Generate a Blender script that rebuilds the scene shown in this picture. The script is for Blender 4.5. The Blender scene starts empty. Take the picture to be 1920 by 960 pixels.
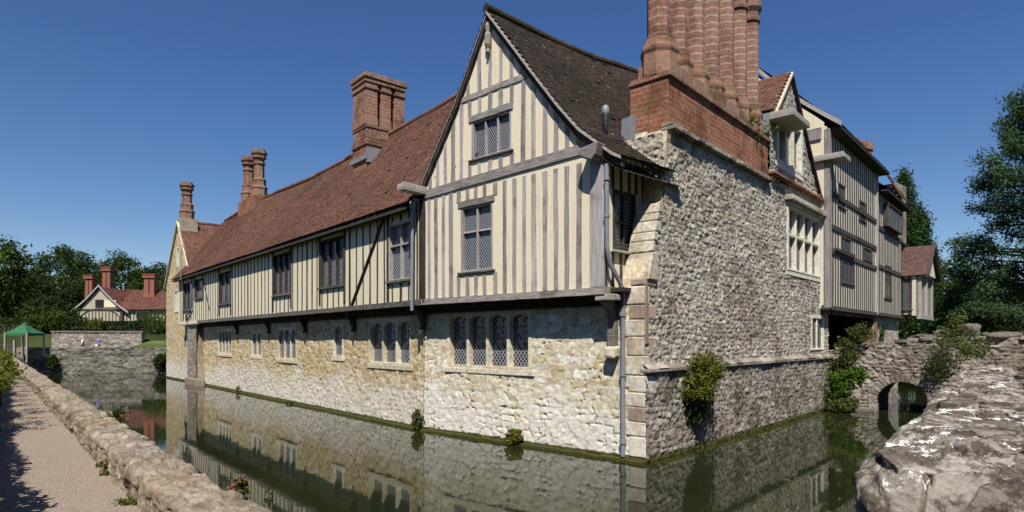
import bpy, math, random
import numpy as np
from mathutils import Vector

random.seed(11)
rng = np.random.default_rng(11)
scene = bpy.context.scene
COL = scene.collection
R_ = math.radians

# ------------------------------------------------------------------ frames
class Frame:
    """A wall line in plan: t runs along it, o out of it towards the moat, z up."""
    def __init__(s, origin, u, n):
        s.o = np.array(origin, float); s.u = np.array(u, float); s.n = np.array(n, float)
    def p(s, t, o, z):
        q = s.o + s.u * t + s.n * o
        return (q[0], q[1], z)
    def ps(s, T, O, Z):
        T = np.asarray(T, float); O = np.asarray(O, float); Z = np.asarray(Z, float)
        T, O, Z = np.broadcast_arrays(T, O, Z)
        return np.stack([s.o[0] + s.u[0] * T + s.n[0] * O, s.o[1] + s.u[1] * T + s.n[1] * O, Z], -1)
    def inv(s, x, y):
        return ((x - s.o[0]) * s.u[0] + (y - s.o[1]) * s.u[1], (x - s.o[0]) * s.n[0] + (y - s.o[1]) * s.n[1])

FW = Frame((3.21, 15.066), (-.7509, .6604), (-.6604, -.7509))      # gabled wing front
FM = Frame((-3.081, 20.597), (-.6507, .7593), (-.7593, -.6507))    # long range front
FR = Frame((3.21, 15.066), (.6675, .7446), (.7446, -.6675))        # right hand front
FP = Frame((0, 0), (-.6507, .7593), (.7593, .6507))                # path: t along it, o towards the moat
WORLD = Frame((0, 0), (1, 0), (0, -1))                             # t = X, o = -Y

# ------------------------------------------------------------------ noise
def _h(ix, iy, iz, k):
    n = (ix.astype(np.int64) * 374761393 + iy.astype(np.int64) * 668265263 + iz.astype(np.int64) * 2147483647 + k * 1274126177) & 0xffffffff
    n = ((n ^ (n >> 13)) * 1274126177) & 0xffffffff
    n = ((n ^ (n >> 16)) * 2246822519) & 0xffffffff
    n = n ^ (n >> 15)
    return (n & 0xffffff) / float(0xffffff)

def vnoise(P, f, k=0):
    P = np.asarray(P, float) * f
    i = np.floor(P).astype(np.int64); fr = P - i
    w = fr * fr * (3 - 2 * fr)
    r = 0
    for dx in (0, 1):
        for dy in (0, 1):
            for dz in (0, 1):
                c = _h(i[..., 0] + dx, i[..., 1] + dy, i[..., 2] + dz, k)
                r = r + c * (w[..., 0] if dx else 1 - w[..., 0]) * (w[..., 1] if dy else 1 - w[..., 1]) * (w[..., 2] if dz else 1 - w[..., 2])
    return r * 2 - 1

def fbm(P, f, oct=4, k=0, gain=.5):
    a, r = 1., 0.
    for j in range(oct):
        r = r + a * vnoise(P, f * 2 ** j, k + j * 17); a *= gain
    return r

def stones(T, Z, cw, ch, seed=0, jit=.75, pw=2.6):
    """Coursed rubble: distance to the joint and two random numbers per stone."""
    Z0 = Z + .25 * ch * np.sin(T * 1.3 + seed) + .2 * ch * np.sin(T * .53 + 2 * seed)
    j0 = np.floor(Z0 / ch).astype(np.int64)
    F1 = np.full(T.shape, 9.); F2 = F1.copy(); R1 = np.zeros(T.shape); R2 = R1.copy()
    zz = np.zeros_like(j0)
    for dj in (-1, 0, 1):
        j = j0 + dj
        off = _h(j, zz, zz, seed + 5) * cw
        i0 = np.floor((T - off) / cw).astype(np.int64)
        for di in (-1, 0, 1):
            i = i0 + di
            a = _h(i, j, zz, seed + 1); b = _h(i, j, zz, seed + 2)
            cx = (i + .5 + (a - .5) * jit) * cw + off
            cz = (j + .5 + (b - .5) * jit * .6) * ch
            sc = .8 + .45 * _h(i, j, zz, seed + 3)
            d = ((np.abs(T - cx) / cw) ** pw + (np.abs(Z0 - cz) / ch) ** pw) ** (1 / pw) / sc
            new = d < F1
            F2 = np.where(new, F1, np.minimum(F2, d))
            R1 = np.where(new, _h(i, j, zz, seed + 7), R1)
            R2 = np.where(new, _h(i, j, zz, seed + 8), R2)
            F1 = np.where(new, d, F1)
    return F2 - F1, R1, R2

def sstep(a, b, x):
    x = np.clip((x - a) / (b - a), 0, 1)
    return x * x * (3 - 2 * x)

# ------------------------------------------------------------------ objects
ORG = {}
def tag(o, label=None, cat=None, group=None, kind=None):
    if label: o['label'] = label
    if cat: o['category'] = cat
    if group: o['group'] = group
    if kind: o['kind'] = kind
    return o

def thing(name, loc, label=None, cat=None, group=None):
    o = bpy.data.objects.new(name, None); COL.objects.link(o)
    o.empty_display_size = .2
    o.location = loc
    ORG[o.name] = Vector(loc)
    return tag(o, label, cat, group)

def link(name, me, mat, parent=None, org=None):
    """Vertices come in world metres; they are moved to the thing's own origin."""
    o = bpy.data.objects.new(name, me); COL.objects.link(o)
    if mat is not None:
        for m in (mat if isinstance(mat, (list, tuple)) else [mat]): me.materials.append(m)
    if parent is not None:
        o.parent = parent; g = ORG[parent.name]
    else:
        g = Vector(org) if org is not None else Vector((0, 0, 0)); o.location = g
    ORG[o.name] = g
    n = len(me.vertices)
    if g.length > 0 and n:
        co = np.empty(n * 3); me.vertices.foreach_get('co', co)
        co = co.reshape(-1, 3) - np.array(g); me.vertices.foreach_set('co', co.ravel())
    me.update()
    return o

def np_mesh(name, V, Q, stone=None, smooth=True):
    V = np.asarray(V, float); Q = np.asarray(Q)
    me = bpy.data.meshes.new(name)
    k = Q.shape[1]
    me.vertices.add(len(V)); me.vertices.foreach_set('co', V.ravel())
    me.loops.add(Q.size); me.loops.foreach_set('vertex_index', Q.ravel().astype(np.int32))
    me.polygons.add(len(Q))
    me.polygons.foreach_set('loop_start', (np.arange(len(Q)) * k).astype(np.int32))
    me.polygons.foreach_set('loop_total', np.full(len(Q), k, np.int32))
    me.polygons.foreach_set('use_smooth', np.full(len(Q), smooth, bool))
    if stone is not None:
        a = me.attributes.new('stone', 'FLOAT_COLOR', 'POINT')
        c = np.ones((len(V), 4)); c[:, :stone.shape[1]] = stone
        a.data.foreach_set('color', c.ravel())
    me.update(calc_edges=True); me.validate()
    return me

class MB:
    """Collects polygons for ONE mesh; keeps UVs in metres and one random colour per piece."""
    def __init__(s):
        s.v = []; s.f = []; s.c = []; s.m = []; s.sm = []; s.rc = (random.random(), 0, random.random())
    def new(s, c=None):
        s.rc = c or (random.random(), 0, random.random()); return s
    def face(s, pts, c=None, smooth=False, mi=0):
        b = len(s.v); s.v += [tuple(map(float, p)) for p in pts]; s.f.append(tuple(range(b, b + len(pts))))
        s.c.append(c or s.rc); s.sm.append(smooth); s.m.append(mi)
    def mesh(s, verts, faces, c=None, smooth=False, mi=0):
        b = len(s.v); s.v += [tuple(map(float, p)) for p in verts]
        for f in faces:
            s.f.append(tuple(b + i for i in f)); s.c.append(c or s.rc); s.sm.append(smooth); s.m.append(mi)
    def box(s, fr, t0, t1, o0, o1, z0, z1, jit=0, c=None):
        s.new(c)
        P = [list(fr.p(t, o, z)) for z in (z0, z1) for o in (o0, o1) for t in (t0, t1)]
        if jit:
            for q in P:
                for i in range(3): q[i] += random.uniform(-jit, jit)
        s.mesh(P, [(0, 1, 3, 2), (4, 6, 7, 5), (0, 4, 5, 1), (2, 3, 7, 6), (0, 2, 6, 4), (1, 5, 7, 3)])
        return s
    def prism(s, fr, poly, o0, o1, c=None):
        s.new(c); n = len(poly)
        P = [fr.p(t, o0, z) for t, z in poly] + [fr.p(t, o1, z) for t, z in poly]
        s.mesh(P, [tuple(range(n)), tuple(range(2 * n - 1, n - 1, -1))] + [(i, i + n, (i + 1) % n + n, (i + 1) % n) for i in range(n)])
        return s
    def tube(s, pts, r, n=8, c=None, smooth=True, cap=True):
        s.new(c)
        pts = [Vector(p) for p in pts]; rs = r if isinstance(r, (list, tuple)) else [r] * len(pts)
        b = len(s.v); up = Vector((0, 0, 1)); rings = []
        for i, p in enumerate(pts):
            d = (pts[min(i + 1, len(pts) - 1)] - pts[max(i - 1, 0)]).normalized()
            a = d.cross(up)
            if a.length < .1: a = d.cross(Vector((.3, 1, 0)))
            a.normalize(); e = d.cross(a)
            rings.append([p + (a * math.cos(2 * math.pi * k / n) + e * math.sin(2 * math.pi * k / n)) * rs[i] for k in range(n)])
        vs = [tuple(q) for rg in rings for q in rg]
        fs = [(i * n + k, i * n + (k + 1) % n, (i + 1) * n + (k + 1) % n, (i + 1) * n + k) for i in range(len(pts) - 1) for k in range(n)]
        s.mesh(vs, fs, smooth=smooth)
        if cap:
            s.face([tuple(q) for q in rings[0]][::-1]); s.face([tuple(q) for q in rings[-1]])
        return s
    def lathe(s, cx, cy, prof, n=8, rot=0, star=0, c=None, smooth=False):
        """Polygonal shaft from (radius, z) steps."""
        s.new(c)
        vs = []
        for r, z in prof:
            for k in range(n):
                a = rot + 2 * math.pi * k / n
                rr = r * (1 + (star if k % 2 else -star))
                vs.append((cx + rr * math.cos(a), cy + rr * math.sin(a), z))
        fs = [(i * n + k, i * n + (k + 1) % n, (i + 1) * n + (k + 1) % n, (i + 1) * n + k) for i in range(len(prof) - 1) for k in range(n)]
        fs += [tuple(range(n))[::-1], tuple((len(prof) - 1) * n + k for k in range(n))]
        s.mesh(vs, fs, smooth=smooth); return s
    def build(s, name, mat, parent=None, org=None, bevel=0):
        me = bpy.data.meshes.new(name)
        me.from_pydata(s.v, [], s.f); me.update()
        uv = me.uv_layers.new(name='UVMap')
        at = me.attributes.new('stone', 'FLOAT_COLOR', 'CORNER')
        cols = np.ones((len(me.loops), 4)); uvs = np.zeros((len(me.loops), 2))
        for p in me.polygons:
            nx, ny, nz = p.normal
            c = s.c[p.index]; p.use_smooth = s.sm[p.index]; p.material_index = s.m[p.index]
            if abs(nz) > .9: tx, ty, flat = 1, 0, True
            else:
                L = math.hypot(nx, ny); tx, ty, flat = -ny / L, nx / L, False
            for li in p.loop_indices:
                x, y, z = s.v[me.loops[li].vertex_index]
                uvs[li] = (x, y) if flat else (x * tx + y * ty, z)
                cols[li, :3] = c
        uv.data.foreach_set('uv', uvs.ravel()); at.data.foreach_set('color', cols.ravel())
        o = link(name, me, mat, parent, org)
        if bevel:
            b = o.modifiers.new('bevel', 'BEVEL'); b.width = bevel; b.segments = 2; b.limit_method = 'ANGLE'
        return o

# ------------------------------------------------------------------ materials
class Mat:
    def __init__(s, name, rough=.85, spec=.3):
        s.m = bpy.data.materials.new(name); s.m.use_nodes = True
        s.nt = s.m.node_tree; s.b = s.nt.nodes['Principled BSDF']
        s.b.inputs['Roughness'].default_value = rough
        s.b.inputs['Specular IOR Level'].default_value = spec
        s.pos = s.N('ShaderNodeNewGeometry').outputs['Position']
    def N(s, typ, **kw):
        n = s.nt.nodes.new(typ)
        for k, v in kw.items(): setattr(n, k, v)
        return n
    def L(s, a, b): s.nt.links.new(a, b)
    def inp(s, sock, v):
        if isinstance(v, bpy.types.NodeSocket): s.L(v, sock)
        elif isinstance(v, (tuple, list)) and len(v) == 3 and sock.type == 'RGBA': sock.default_value = (*v, 1)
        else: sock.default_value = v
    def attr(s):
        n = s.N('ShaderNodeAttribute'); n.attribute_name = 'stone'
        q = s.N('ShaderNodeSeparateColor'); s.L(n.outputs['Color'], q.inputs[0]); return q.outputs
    def scale(s, vec, sc):
        n = s.N('ShaderNodeMapping'); s.L(vec, n.inputs[0]); n.inputs['Scale'].default_value = sc; return n.outputs[0]
    def noise(s, scale, detail=4, rough=.55, vec=None, dist=0, col=False):
        n = s.N('ShaderNodeTexNoise'); s.L(vec if vec is not None else s.pos, n.inputs['Vector'])
        n.inputs['Scale'].default_value = scale; n.inputs['Detail'].default_value = detail; n.inputs['Roughness'].default_value = rough
        n.inputs['Distortion'].default_value = dist
        return n.outputs['Color' if col else 'Fac']
    def vor(s, scale, vec=None, feature='F1', out='Distance'):
        n = s.N('ShaderNodeTexVoronoi', feature=feature); s.L(vec if vec is not None else s.pos, n.inputs['Vector'])
        n.inputs['Scale'].default_value = scale; return n.outputs[out]
    def ramp(s, fac, stops, interp='LINEAR'):
        n = s.N('ShaderNodeValToRGB'); s.L(fac, n.inputs[0]); r = n.color_ramp; r.interpolation = interp
        while len(r.elements) < len(stops): r.elements.new(.5)
        for e, (p, c) in zip(r.elements, stops):
            e.position = p; e.color = (*c, 1) if isinstance(c, (tuple, list)) else (c, c, c, 1)
        return n.outputs[0]
    def mix(s, fac, a, b, mode='MIX'):
        n = s.N('ShaderNodeMix', data_type='RGBA', blend_type=mode)
        s.inp(n.inputs[0], fac); s.inp(n.inputs[6], a); s.inp(n.inputs[7], b); return n.outputs[2]
    def math(s, op, a, b=0., c=0.):
        n = s.N('ShaderNodeMath', operation=op)
        s.inp(n.inputs[0], a); s.inp(n.inputs[1], b); s.inp(n.inputs[2], c); return n.outputs[0]
    def z(s):
        q = s.N('ShaderNodeSeparateXYZ'); s.L(s.pos, q.inputs[0]); return q.outputs[2]
    def rng(s, v, a, b, c=0., d=1.):
        n = s.N('ShaderNodeMapRange', interpolation_type='SMOOTHSTEP'); s.inp(n.inputs[0], v)
        for i, k in enumerate((a, b, c, d)): n.inputs[1 + i].default_value = k
        return n.outputs[0]
    def bump(s, h, strength=.5, dist=.02, nrm=None):
        n = s.N('ShaderNodeBump'); s.L(h, n.inputs['Height']); n.inputs['Strength'].default_value = strength; n.inputs['Distance'].default_value = dist
        if nrm is not None: s.L(nrm, n.inputs['Normal'])
        s.L(n.outputs[0], s.b.inputs['Normal']); return n.outputs[0]
    def color(s, c): s.inp(s.b.inputs['Base Color'], c); return s

def rubble_mat(name, pal, mortar, stain=None, lime=None, algae=False, bstr=.6, fine=30, lichen=None, dark=None):
    M = Mat(name, .92, .2); a = M.attr()
    n = len(pal)
    c = M.ramp(a[0], [(i / n, p) for i, p in enumerate(pal)], 'CONSTANT')
    v = M.ramp(M.noise(9, 6, .65), [(.25, .55), (.5, 1.), (.75, 1.35)])
    c = M.mix(1., c, v, 'MULTIPLY')
    g = M.math('MULTIPLY', a[1], M.rng(M.noise(5, 3), .3, .55, .45, 1.))
    c = M.mix(g, c, mortar)
    if stain: c = M.mix(M.math('MULTIPLY', M.rng(M.noise(.45, 5, .6), .45, .62), .75), c, M.mix(1., M.mix(.35, c, stain), v, 'MULTIPLY'))
    if lime:   # old limewash on the lower wall, in drifts
        zz = M.math('ADD', M.z(), M.math('MULTIPLY', M.math('SUBTRACT', M.noise(.55, 5, .65), .5), 3.4))
        f = M.rng(zz, 1.95, .75); f = M.math('MULTIPLY', f, M.rng(M.noise(4, 5, .7), .32, .55, .35, .9))
        f = M.math('MULTIPLY', f, M.math('MULTIPLY_ADD', a[1], -.75, 1.))
        c = M.mix(f, c, M.mix(1., lime, M.ramp(M.noise(16, 6, .7), [(.3, .78), (.6, 1.06)]), 'MULTIPLY'))
    if dark: c = M.mix(M.math('MULTIPLY', M.rng(M.noise(.7, 6, .7), .48, .62), .72), c, M.mix(1., c, dark, 'MULTIPLY'))
    if lichen: c = M.mix(M.rng(M.noise(3.3, 7, .75), .62, .68), c, lichen)
    if algae:
        zz = M.math('ADD', M.z(), M.math('MULTIPLY', M.math('SUBTRACT', M.noise(6, 4), .5), .12))
        c = M.mix(M.rng(zz, .16, .10), c, (.062, .06, .016))
    M.color(c)
    h = M.math('ADD', M.noise(fine, 6, .7), M.math('MULTIPLY', M.noise(fine * 3.2, 3, .6), .4))
    M.bump(h, bstr, .02)
    return M.m

def timber_mat(name, cols, vert=True):
    M = Mat(name, .85, .25); a = M.attr()
    st = M.scale(M.pos, (22, 22, 1.1) if vert else (3, 3, 22))
    g = M.noise(1, 6, .7, st, .4)
    c = M.ramp(g, [(.28, cols[0]), (.48, cols[1]), (.68, cols[2])])
    c = M.mix(1., c, M.ramp(a[0], [(0, .72), (1, 1.2)]), 'MULTIPLY')
    c = M.mix(M.math('MULTIPLY', M.rng(M.noise(1.7, 4), .52, .7), .6), c, M.mix(1., c, (.45, .4, .38), 'MULTIPLY'))
    M.color(c); M.bump(g, .5, .012)
    return M.m

def plaster_mat(name, base, warm, dirt=.35):
    M = Mat(name, .92, .15)
    c = M.mix(M.rng(M.noise(.8, 4), .35, .65), base, warm)
    c = M.mix(M.math('MULTIPLY', M.rng(M.noise(7, 6, .7), .5, .75), dirt), c, M.mix(1., c, (.72, .68, .6), 'MULTIPLY'))
    st = M.noise(1, 5, .6, M.scale(M.pos, (9, 9, .5)))
    c = M.mix(M.math('MULTIPLY', M.rng(st, .55, .75), dirt), c, M.mix(1., c, (.66, .64, .6), 'MULTIPLY'))
    M.color(c); M.bump(M.math('ADD', M.noise(14, 5), M.math('MULTIPLY', M.noise(70, 3), .3)), .35, .012)
    return M.m

def tile_mat(name, pal, moss=(.05, .05, .02), mo=.5, lich=(.32, .3, .26)):
    M = Mat(name, .9, .2); a = M.attr(); n = len(pal)
    c = M.ramp(a[0], [(i / (n - 1), p) for i, p in enumerate(pal)])
    c = M.mix(1., c, M.ramp(M.noise(11, 5, .7), [(.25, .6), (.75, 1.3)]), 'MULTIPLY')
    c = M.mix(M.math('MULTIPLY', M.rng(M.noise(.6, 6, .7), .45, .65), mo), c, moss)
    c = M.mix(M.rng(M.math('ADD', M.noise(6, 5, .7), M.math('MULTIPLY', a[2], .12)), .72, .78), c, lich)
    M.color(c); M.bump(M.noise(40, 4), .5, .01)
    return M.m

def brick_mat(name, c1, c2, mortar, dark=None, w=.225, h=.078, moss=None):
    M = Mat(name, .92, .2)
    uv = M.N('ShaderNodeUVMap').outputs[0]
    br = M.N('ShaderNodeTexBrick'); M.L(uv, br.inputs['Vector'])
    br.inputs['Color1'].default_value = (*c1, 1); br.inputs['Color2'].default_value = (*c2, 1); br.inputs['Mortar'].default_value = (*mortar, 1)
    br.inputs['Scale'].default_value = 1; br.inputs['Mortar Size'].default_value = .010; br.inputs['Brick Width'].default_value = w; br.inputs['Row Height'].default_value = h
    br.inputs['Mortar Smooth'].default_value = .2; br.inputs['Bias'].default_value = -.1
    c = M.mix(1., br.outputs['Color'], M.ramp(M.noise(13, 6, .7), [(.25, .55), (.5, 1), (.75, 1.4)]), 'MULTIPLY')
    if dark: c = M.mix(M.math('MULTIPLY', M.rng(M.noise(1.1, 6, .7), .46, .6), .8), c, M.mix(1., c, dark, 'MULTIPLY'))
    if moss: c = M.mix(M.rng(M.noise(2.2, 7, .75), .56, .68, 0, .8), c, moss)
    M.color(c)
    hgt = M.math('ADD', M.math('MULTIPLY', br.outputs['Fac'], -1.), M.math('MULTIPLY', M.noise(40, 5, .7), .6))
    M.bump(hgt, .7, .012)
    return M.m

def plain_mat(name, col, rough=.6, var=.3, metal=0, sc=8, spec=.4):
    M = Mat(name, rough, spec); M.b.inputs['Metallic'].default_value = metal
    c = M.mix(1., col, M.ramp(M.noise(sc, 5, .65), [(.25, 1 - var), (.75, 1 + var)]), 'MULTIPLY')
    M.color(c); M.bump(M.noise(sc * 4, 4), .25, .01)
    return M.m

def glass_mat(name, lead=(.30, .31, .33), base=(.012, .014, .018), pw=.105, ph=.17, diamond=True, lw=.1, tilt=.09, rough=.07):
    """Old leaded glass: lozenges of dark glass, each tilted a little, in a net of lead."""
    M = Mat(name, rough, .5)
    uv = M.N('ShaderNodeUVMap').outputs[0]
    q = M.N('ShaderNodeSeparateXYZ'); M.L(uv, q.inputs[0])
    x = M.math('DIVIDE', q.outputs[0], pw); y = M.math('DIVIDE', q.outputs[1], ph)
    if diamond: a, b = M.math('ADD', x, y), M.math('SUBTRACT', x, y)
    else: a, b = x, y
    fa, fb = M.math('FRACT', a), M.math('FRACT', b)
    l = M.math('MINIMUM', M.math('MINIMUM', fa, M.math('SUBTRACT', 1., fa)), M.math('MINIMUM', fb, M.math('SUBTRACT', 1., fb)))
    ln = M.math('LESS_THAN', l, lw)
    cv = M.N('ShaderNodeCombineXYZ'); M.L(M.math('FLOOR', a), cv.inputs[0]); M.L(M.math('FLOOR', b), cv.inputs[1])
    wn = M.N('ShaderNodeTexWhiteNoise', noise_dimensions='3D'); M.L(cv.outputs[0], wn.inputs['Vector'])
    M.color(M.mix(ln, M.mix(M.math('MULTIPLY', wn.outputs['Value'], .5), base, tuple(3.5 * k for k in base)), lead))
    M.inp(M.b.inputs['Roughness'], M.math('MULTIPLY_ADD', ln, .5, rough))
    g = M.N('ShaderNodeNewGeometry')
    d = M.N('ShaderNodeVectorMath', operation='MULTIPLY_ADD')
    M.L(wn.outputs['Color'], d.inputs[0]); d.inputs[1].default_value = (tilt,) * 3; d.inputs[2].default_value = (-tilt / 2,) * 3
    s2 = M.N('ShaderNodeVectorMath', operation='ADD'); M.L(g.outputs['Normal'], s2.inputs[0]); M.L(d.outputs[0], s2.inputs[1])
    nm = M.N('ShaderNodeVectorMath', operation='NORMALIZE'); M.L(s2.outputs[0], nm.inputs[0])
    M.bump(ln, .6, .01, nm.outputs[0])
    return M.m

def leaf_mat(name, dark, mid, light, trans=.3, rough=.55):
    M = Mat(name, .75, .12); a = M.attr()
    c = M.ramp(a[0], [(0, dark), (.5, mid), (1, light)])
    M.color(c)
    t = M.N('ShaderNodeBsdfTranslucent'); M.L(M.mix(1., c, (1., 1.25, .5), 'MULTIPLY'), t.inputs[0])
    mx = M.N('ShaderNodeMixShader'); mx.inputs[0].default_value = trans
    M.L(M.b.outputs[0], mx.inputs[1]); M.L(t.outputs[0], mx.inputs[2])
    M.L(mx.outputs[0], M.nt.nodes['Material Output'].inputs[0])
    return M.m

CREAM = [(.5, .39, .22), (.58, .47, .29), (.43, .31, .155), (.54, .45, .31), (.62, .53, .37), (.46, .36, .21), (.36, .26, .13)]
WHITE = [(.62, .55, .42), (.7, .65, .54), (.56, .5, .38), (.66, .6, .46), (.74, .7, .6), (.6, .54, .42), (.52, .43, .28)]
GREY = [(.38, .34, .28), (.46, .43, .35), (.3, .26, .22), (.42, .37, .31), (.52, .48, .4), (.27, .225, .2), (.44, .39, .33), (.35, .28, .25)]
BROWN = [(.25, .215, .175), (.32, .28, .235), (.18, .155, .125), (.28, .235, .2), (.37, .335, .28), (.22, .185, .155)]
m_rub_main = rubble_mat('honey_rubble', CREAM, (.42, .33, .2), stain=(.5, .34, .12), lime=(.68, .64, .56), algae=True)
m_rub_wing = rubble_mat('limewashed_rubble', WHITE, (.5, .43, .31), stain=(.46, .34, .16), lime=(.72, .69, .63), algae=True)
m_rub_grey = rubble_mat('grey_ragstone', GREY, (.31, .28, .225), stain=(.46, .42, .3), dark=(.45, .4, .36))
m_rub_pale = rubble_mat('pale_ragstone', [(.46, .42, .33), (.54, .5, .4), (.4, .35, .27), (.5, .45, .36)], (.44, .4, .31), stain=(.46, .4, .26), dark=(.6, .55, .5))
m_rub_plinth = rubble_mat('dark_ragstone', BROWN, (.25, .21, .17), dark=(.3, .28, .25), algae=True)
m_rub_bridge = rubble_mat('bridge_ragstone', BROWN, (.2, .17, .13), dark=(.5, .45, .4), lichen=(.42, .4, .34))
m_rub_far = rubble_mat('far_wall_stone', [(.17, .155, .13), (.23, .215, .18), (.13, .115, .095), (.195, .175, .145)], (.07, .062, .048), dark=(.5, .48, .42))
m_rub_kerb = rubble_mat('moat_wall_stone', [(.27, .22, .165), (.34, .285, .215), (.22, .175, .13), (.3, .25, .195), (.39, .34, .27)], (.17, .13, .09), stain=(.36, .27, .15), dark=(.5, .45, .42), lichen=(.52, .5, .44), bstr=1., fine=38)
m_ashlar = rubble_mat('dressed_stone', [(.6, .52, .37), (.66, .6, .46), (.54, .46, .32), (.62, .56, .44)], (.5, .44, .32), stain=(.42, .34, .2), bstr=.3)
m_ashlar_white = rubble_mat('pale_mullion_stone', [(.62, .58, .47), (.66, .62, .52), (.58, .54, .43)], (.5, .46, .38), bstr=.25)
m_quoin = rubble_mat('corner_stone', [(.58, .53, .42), (.64, .58, .48), (.5, .42, .32), (.41, .32, .26), (.6, .56, .46)], (.5, .44, .34), dark=(.6, .52, .48), algae=True, bstr=.4)
m_brickband = plain_mat('red_sandstone', (.29, .18, .14), .9, .45)
m_pl_wing = plaster_mat('yellow_plaster', (.71, .625, .465), (.73, .62, .45), .5)
m_pl_main = plaster_mat('cream_plaster', (.68, .61, .46), (.7, .61, .44), .5)
m_pl_cot = plaster_mat('cottage_plaster', (.4, .37, .27), (.42, .37, .26), .5)
m_pl_rear = plaster_mat('grey_plaster', (.64, .59, .48), (.66, .6, .48), .6)
m_tim = timber_mat('silver_oak', ((.13, .115, .11), (.31, .28, .27), (.45, .41, .395)))
m_timh = timber_mat('silver_oak_beam', ((.1, .085, .075), (.25, .22, .2), (.38, .345, .32)), False)
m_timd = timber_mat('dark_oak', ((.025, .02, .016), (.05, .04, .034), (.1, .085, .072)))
m_timdh = timber_mat('dark_oak_beam', ((.06, .05, .042), (.12, .105, .09), (.2, .18, .16)), False)
m_timr = timber_mat('brown_oak', ((.03, .025, .022), (.065, .055, .048), (.13, .112, .1)))
m_black = plain_mat('shade_black', (.03, .025, .02), .9, .3)  # near-black stands in for shade under jetties and eaves and inside recesses
m_tile_red = tile_mat('red_tile', [(.085, .04, .028), (.14, .064, .042), (.185, .085, .057), (.12, .062, .045), (.23, .115, .078)], mo=.45, moss=(.07, .045, .03))
m_tile_mid = tile_mat('purple_brown_tile', [(.075, .042, .036), (.11, .058, .05), (.14, .075, .065), (.09, .055, .048)], mo=.4, moss=(.06, .05, .03))
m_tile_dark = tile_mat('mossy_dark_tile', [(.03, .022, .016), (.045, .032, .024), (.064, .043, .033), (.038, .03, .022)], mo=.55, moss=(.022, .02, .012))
m_tile_far = tile_mat('far_red_tile', [(.11, .045, .035), (.15, .06, .047), (.19, .08, .062)], mo=.4, moss=(.09, .05, .04))
m_brick = brick_mat('red_brick', (.25, .105, .07), (.33, .175, .125), (.31, .235, .18), dark=(.5, .46, .42))
m_brick_shaft = brick_mat('pink_shaft_brick', (.27, .13, .095), (.31, .165, .125), (.36, .28, .22), dark=(.62, .56, .5), w=.12)
m_brick_hot = brick_mat('orange_brick', (.28, .085, .045), (.32, .14, .08), (.28, .2, .14), dark=(.42, .38, .34), moss=(.2, .17, .09))
m_brick_old = brick_mat('weathered_brick', (.25, .11, .07), (.32, .16, .1), (.36, .3, .22), dark=(.4, .36, .32), moss=(.16, .14, .08))
m_brick_far = plain_mat('far_chimney_brick', (.24, .09, .06), .9, .3, sc=3)
m_lead = plain_mat('grey_lead', (.22, .23, .25), .55, .2, .2, 5)
m_pipe = plain_mat('painted_iron_pipe', (.2, .21, .24), .5, .18, 0, 3)
m_gutter = plain_mat('weathered_gutter_board', (.33, .31, .28), .8, .3)
m_mortar = plain_mat('verge_mortar', (.33, .3, .26), .95, .45, sc=14)
m_glass = glass_mat('leaded_glass')
m_glass_sq = glass_mat('square_leaded_glass', pw=.13, ph=.16, diamond=False, lw=.07, lead=(.2, .2, .2))
m_glass_dk = glass_mat('dim_leaded_glass', lead=(.19, .19, .2), pw=.12, ph=.19, lw=.09)
m_dark = plain_mat('dark_interior', (.012, .011, .01), .9, .2)
m_bark = timber_mat('bark', ((.04, .03, .022), (.09, .07, .05), (.15, .12, .09)))

# ground materials
M = Mat('gravel', .95, .15)
c = M.ramp(M.vor(95, out='Color'), [(0, (.32, .255, .195)), (.5, (.44, .365, .285)), (1, (.56, .48, .39))])
c = M.mix(M.rng(M.noise(.9, 5, .6), .4, .65, 0, .6), c, (.44, .34, .25))
c = M.mix(M.math('MULTIPLY', M.rng(M.vor(60), .42, .55), .6), c, (.16, .12, .09))
M.color(c); M.bump(M.math('ADD', M.vor(95), M.noise(30, 5)), .8, .02); m_gravel = M.m
M = Mat('lawn', .9, .2)
c = M.ramp(M.noise(.6, 6, .65), [(.3, (.05, .075, .018)), (.55, (.1, .13, .035)), (.75, (.19, .2, .06))])
M.color(M.mix(1., c, M.ramp(M.noise(25, 4), [(.3, .6), (.7, 1.3)]), 'MULTIPLY')); M.bump(M.noise(45, 4), .8, .05); m_lawn = M.m
M = Mat('hill_soil', .95, .1)
M.color(M.ramp(M.noise(.2, 6), [(.3, (.018, .025, .008)), (.7, (.05, .065, .02))])); M.bump(M.noise(3, 5), .8, .2); m_hill = M.m
M = Mat('moat_bed_mud', .95, .1)
M.color(M.ramp(M.noise(.8, 5), [(.3, (.03, .03, .015)), (.7, (.06, .055, .03))])); m_mud = M.m
M = Mat('moat_water', .03, .5)
M.b.inputs['IOR'].default_value = 1.33
M.color(M.mix(M.rng(M.noise(.3, 4), .35, .65), (.011, .015, .005), (.019, .021, .008)))
wp = M.scale(M.pos, (1., 1., 1.))
M.bump(M.math('ADD', M.noise(1.4, 3, .5, wp), M.math('MULTIPLY', M.noise(7, 3, .5, wp), .1)), .035, .05); m_water = M.m
M = Mat('lichened_capping', .95, .15); a = M.attr()
c = M.ramp(a[0], [(0, (.19, .165, .135)), (.35, (.28, .25, .21)), (.7, (.37, .335, .285)), (1, (.45, .415, .36))])
c = M.mix(1., c, M.ramp(M.noise(5, 8, .72), [(.25, .45), (.5, .95), (.75, 1.5)]), 'MULTIPLY')
c = M.mix(M.math('MULTIPLY', a[1], .75), c, (.15, .11, .08))
c = M.mix(M.rng(M.noise(2.6, 9, .78), .46, .53, 0, .95), c, M.mix(1., c, (.34, .3, .27), 'MULTIPLY'))
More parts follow.
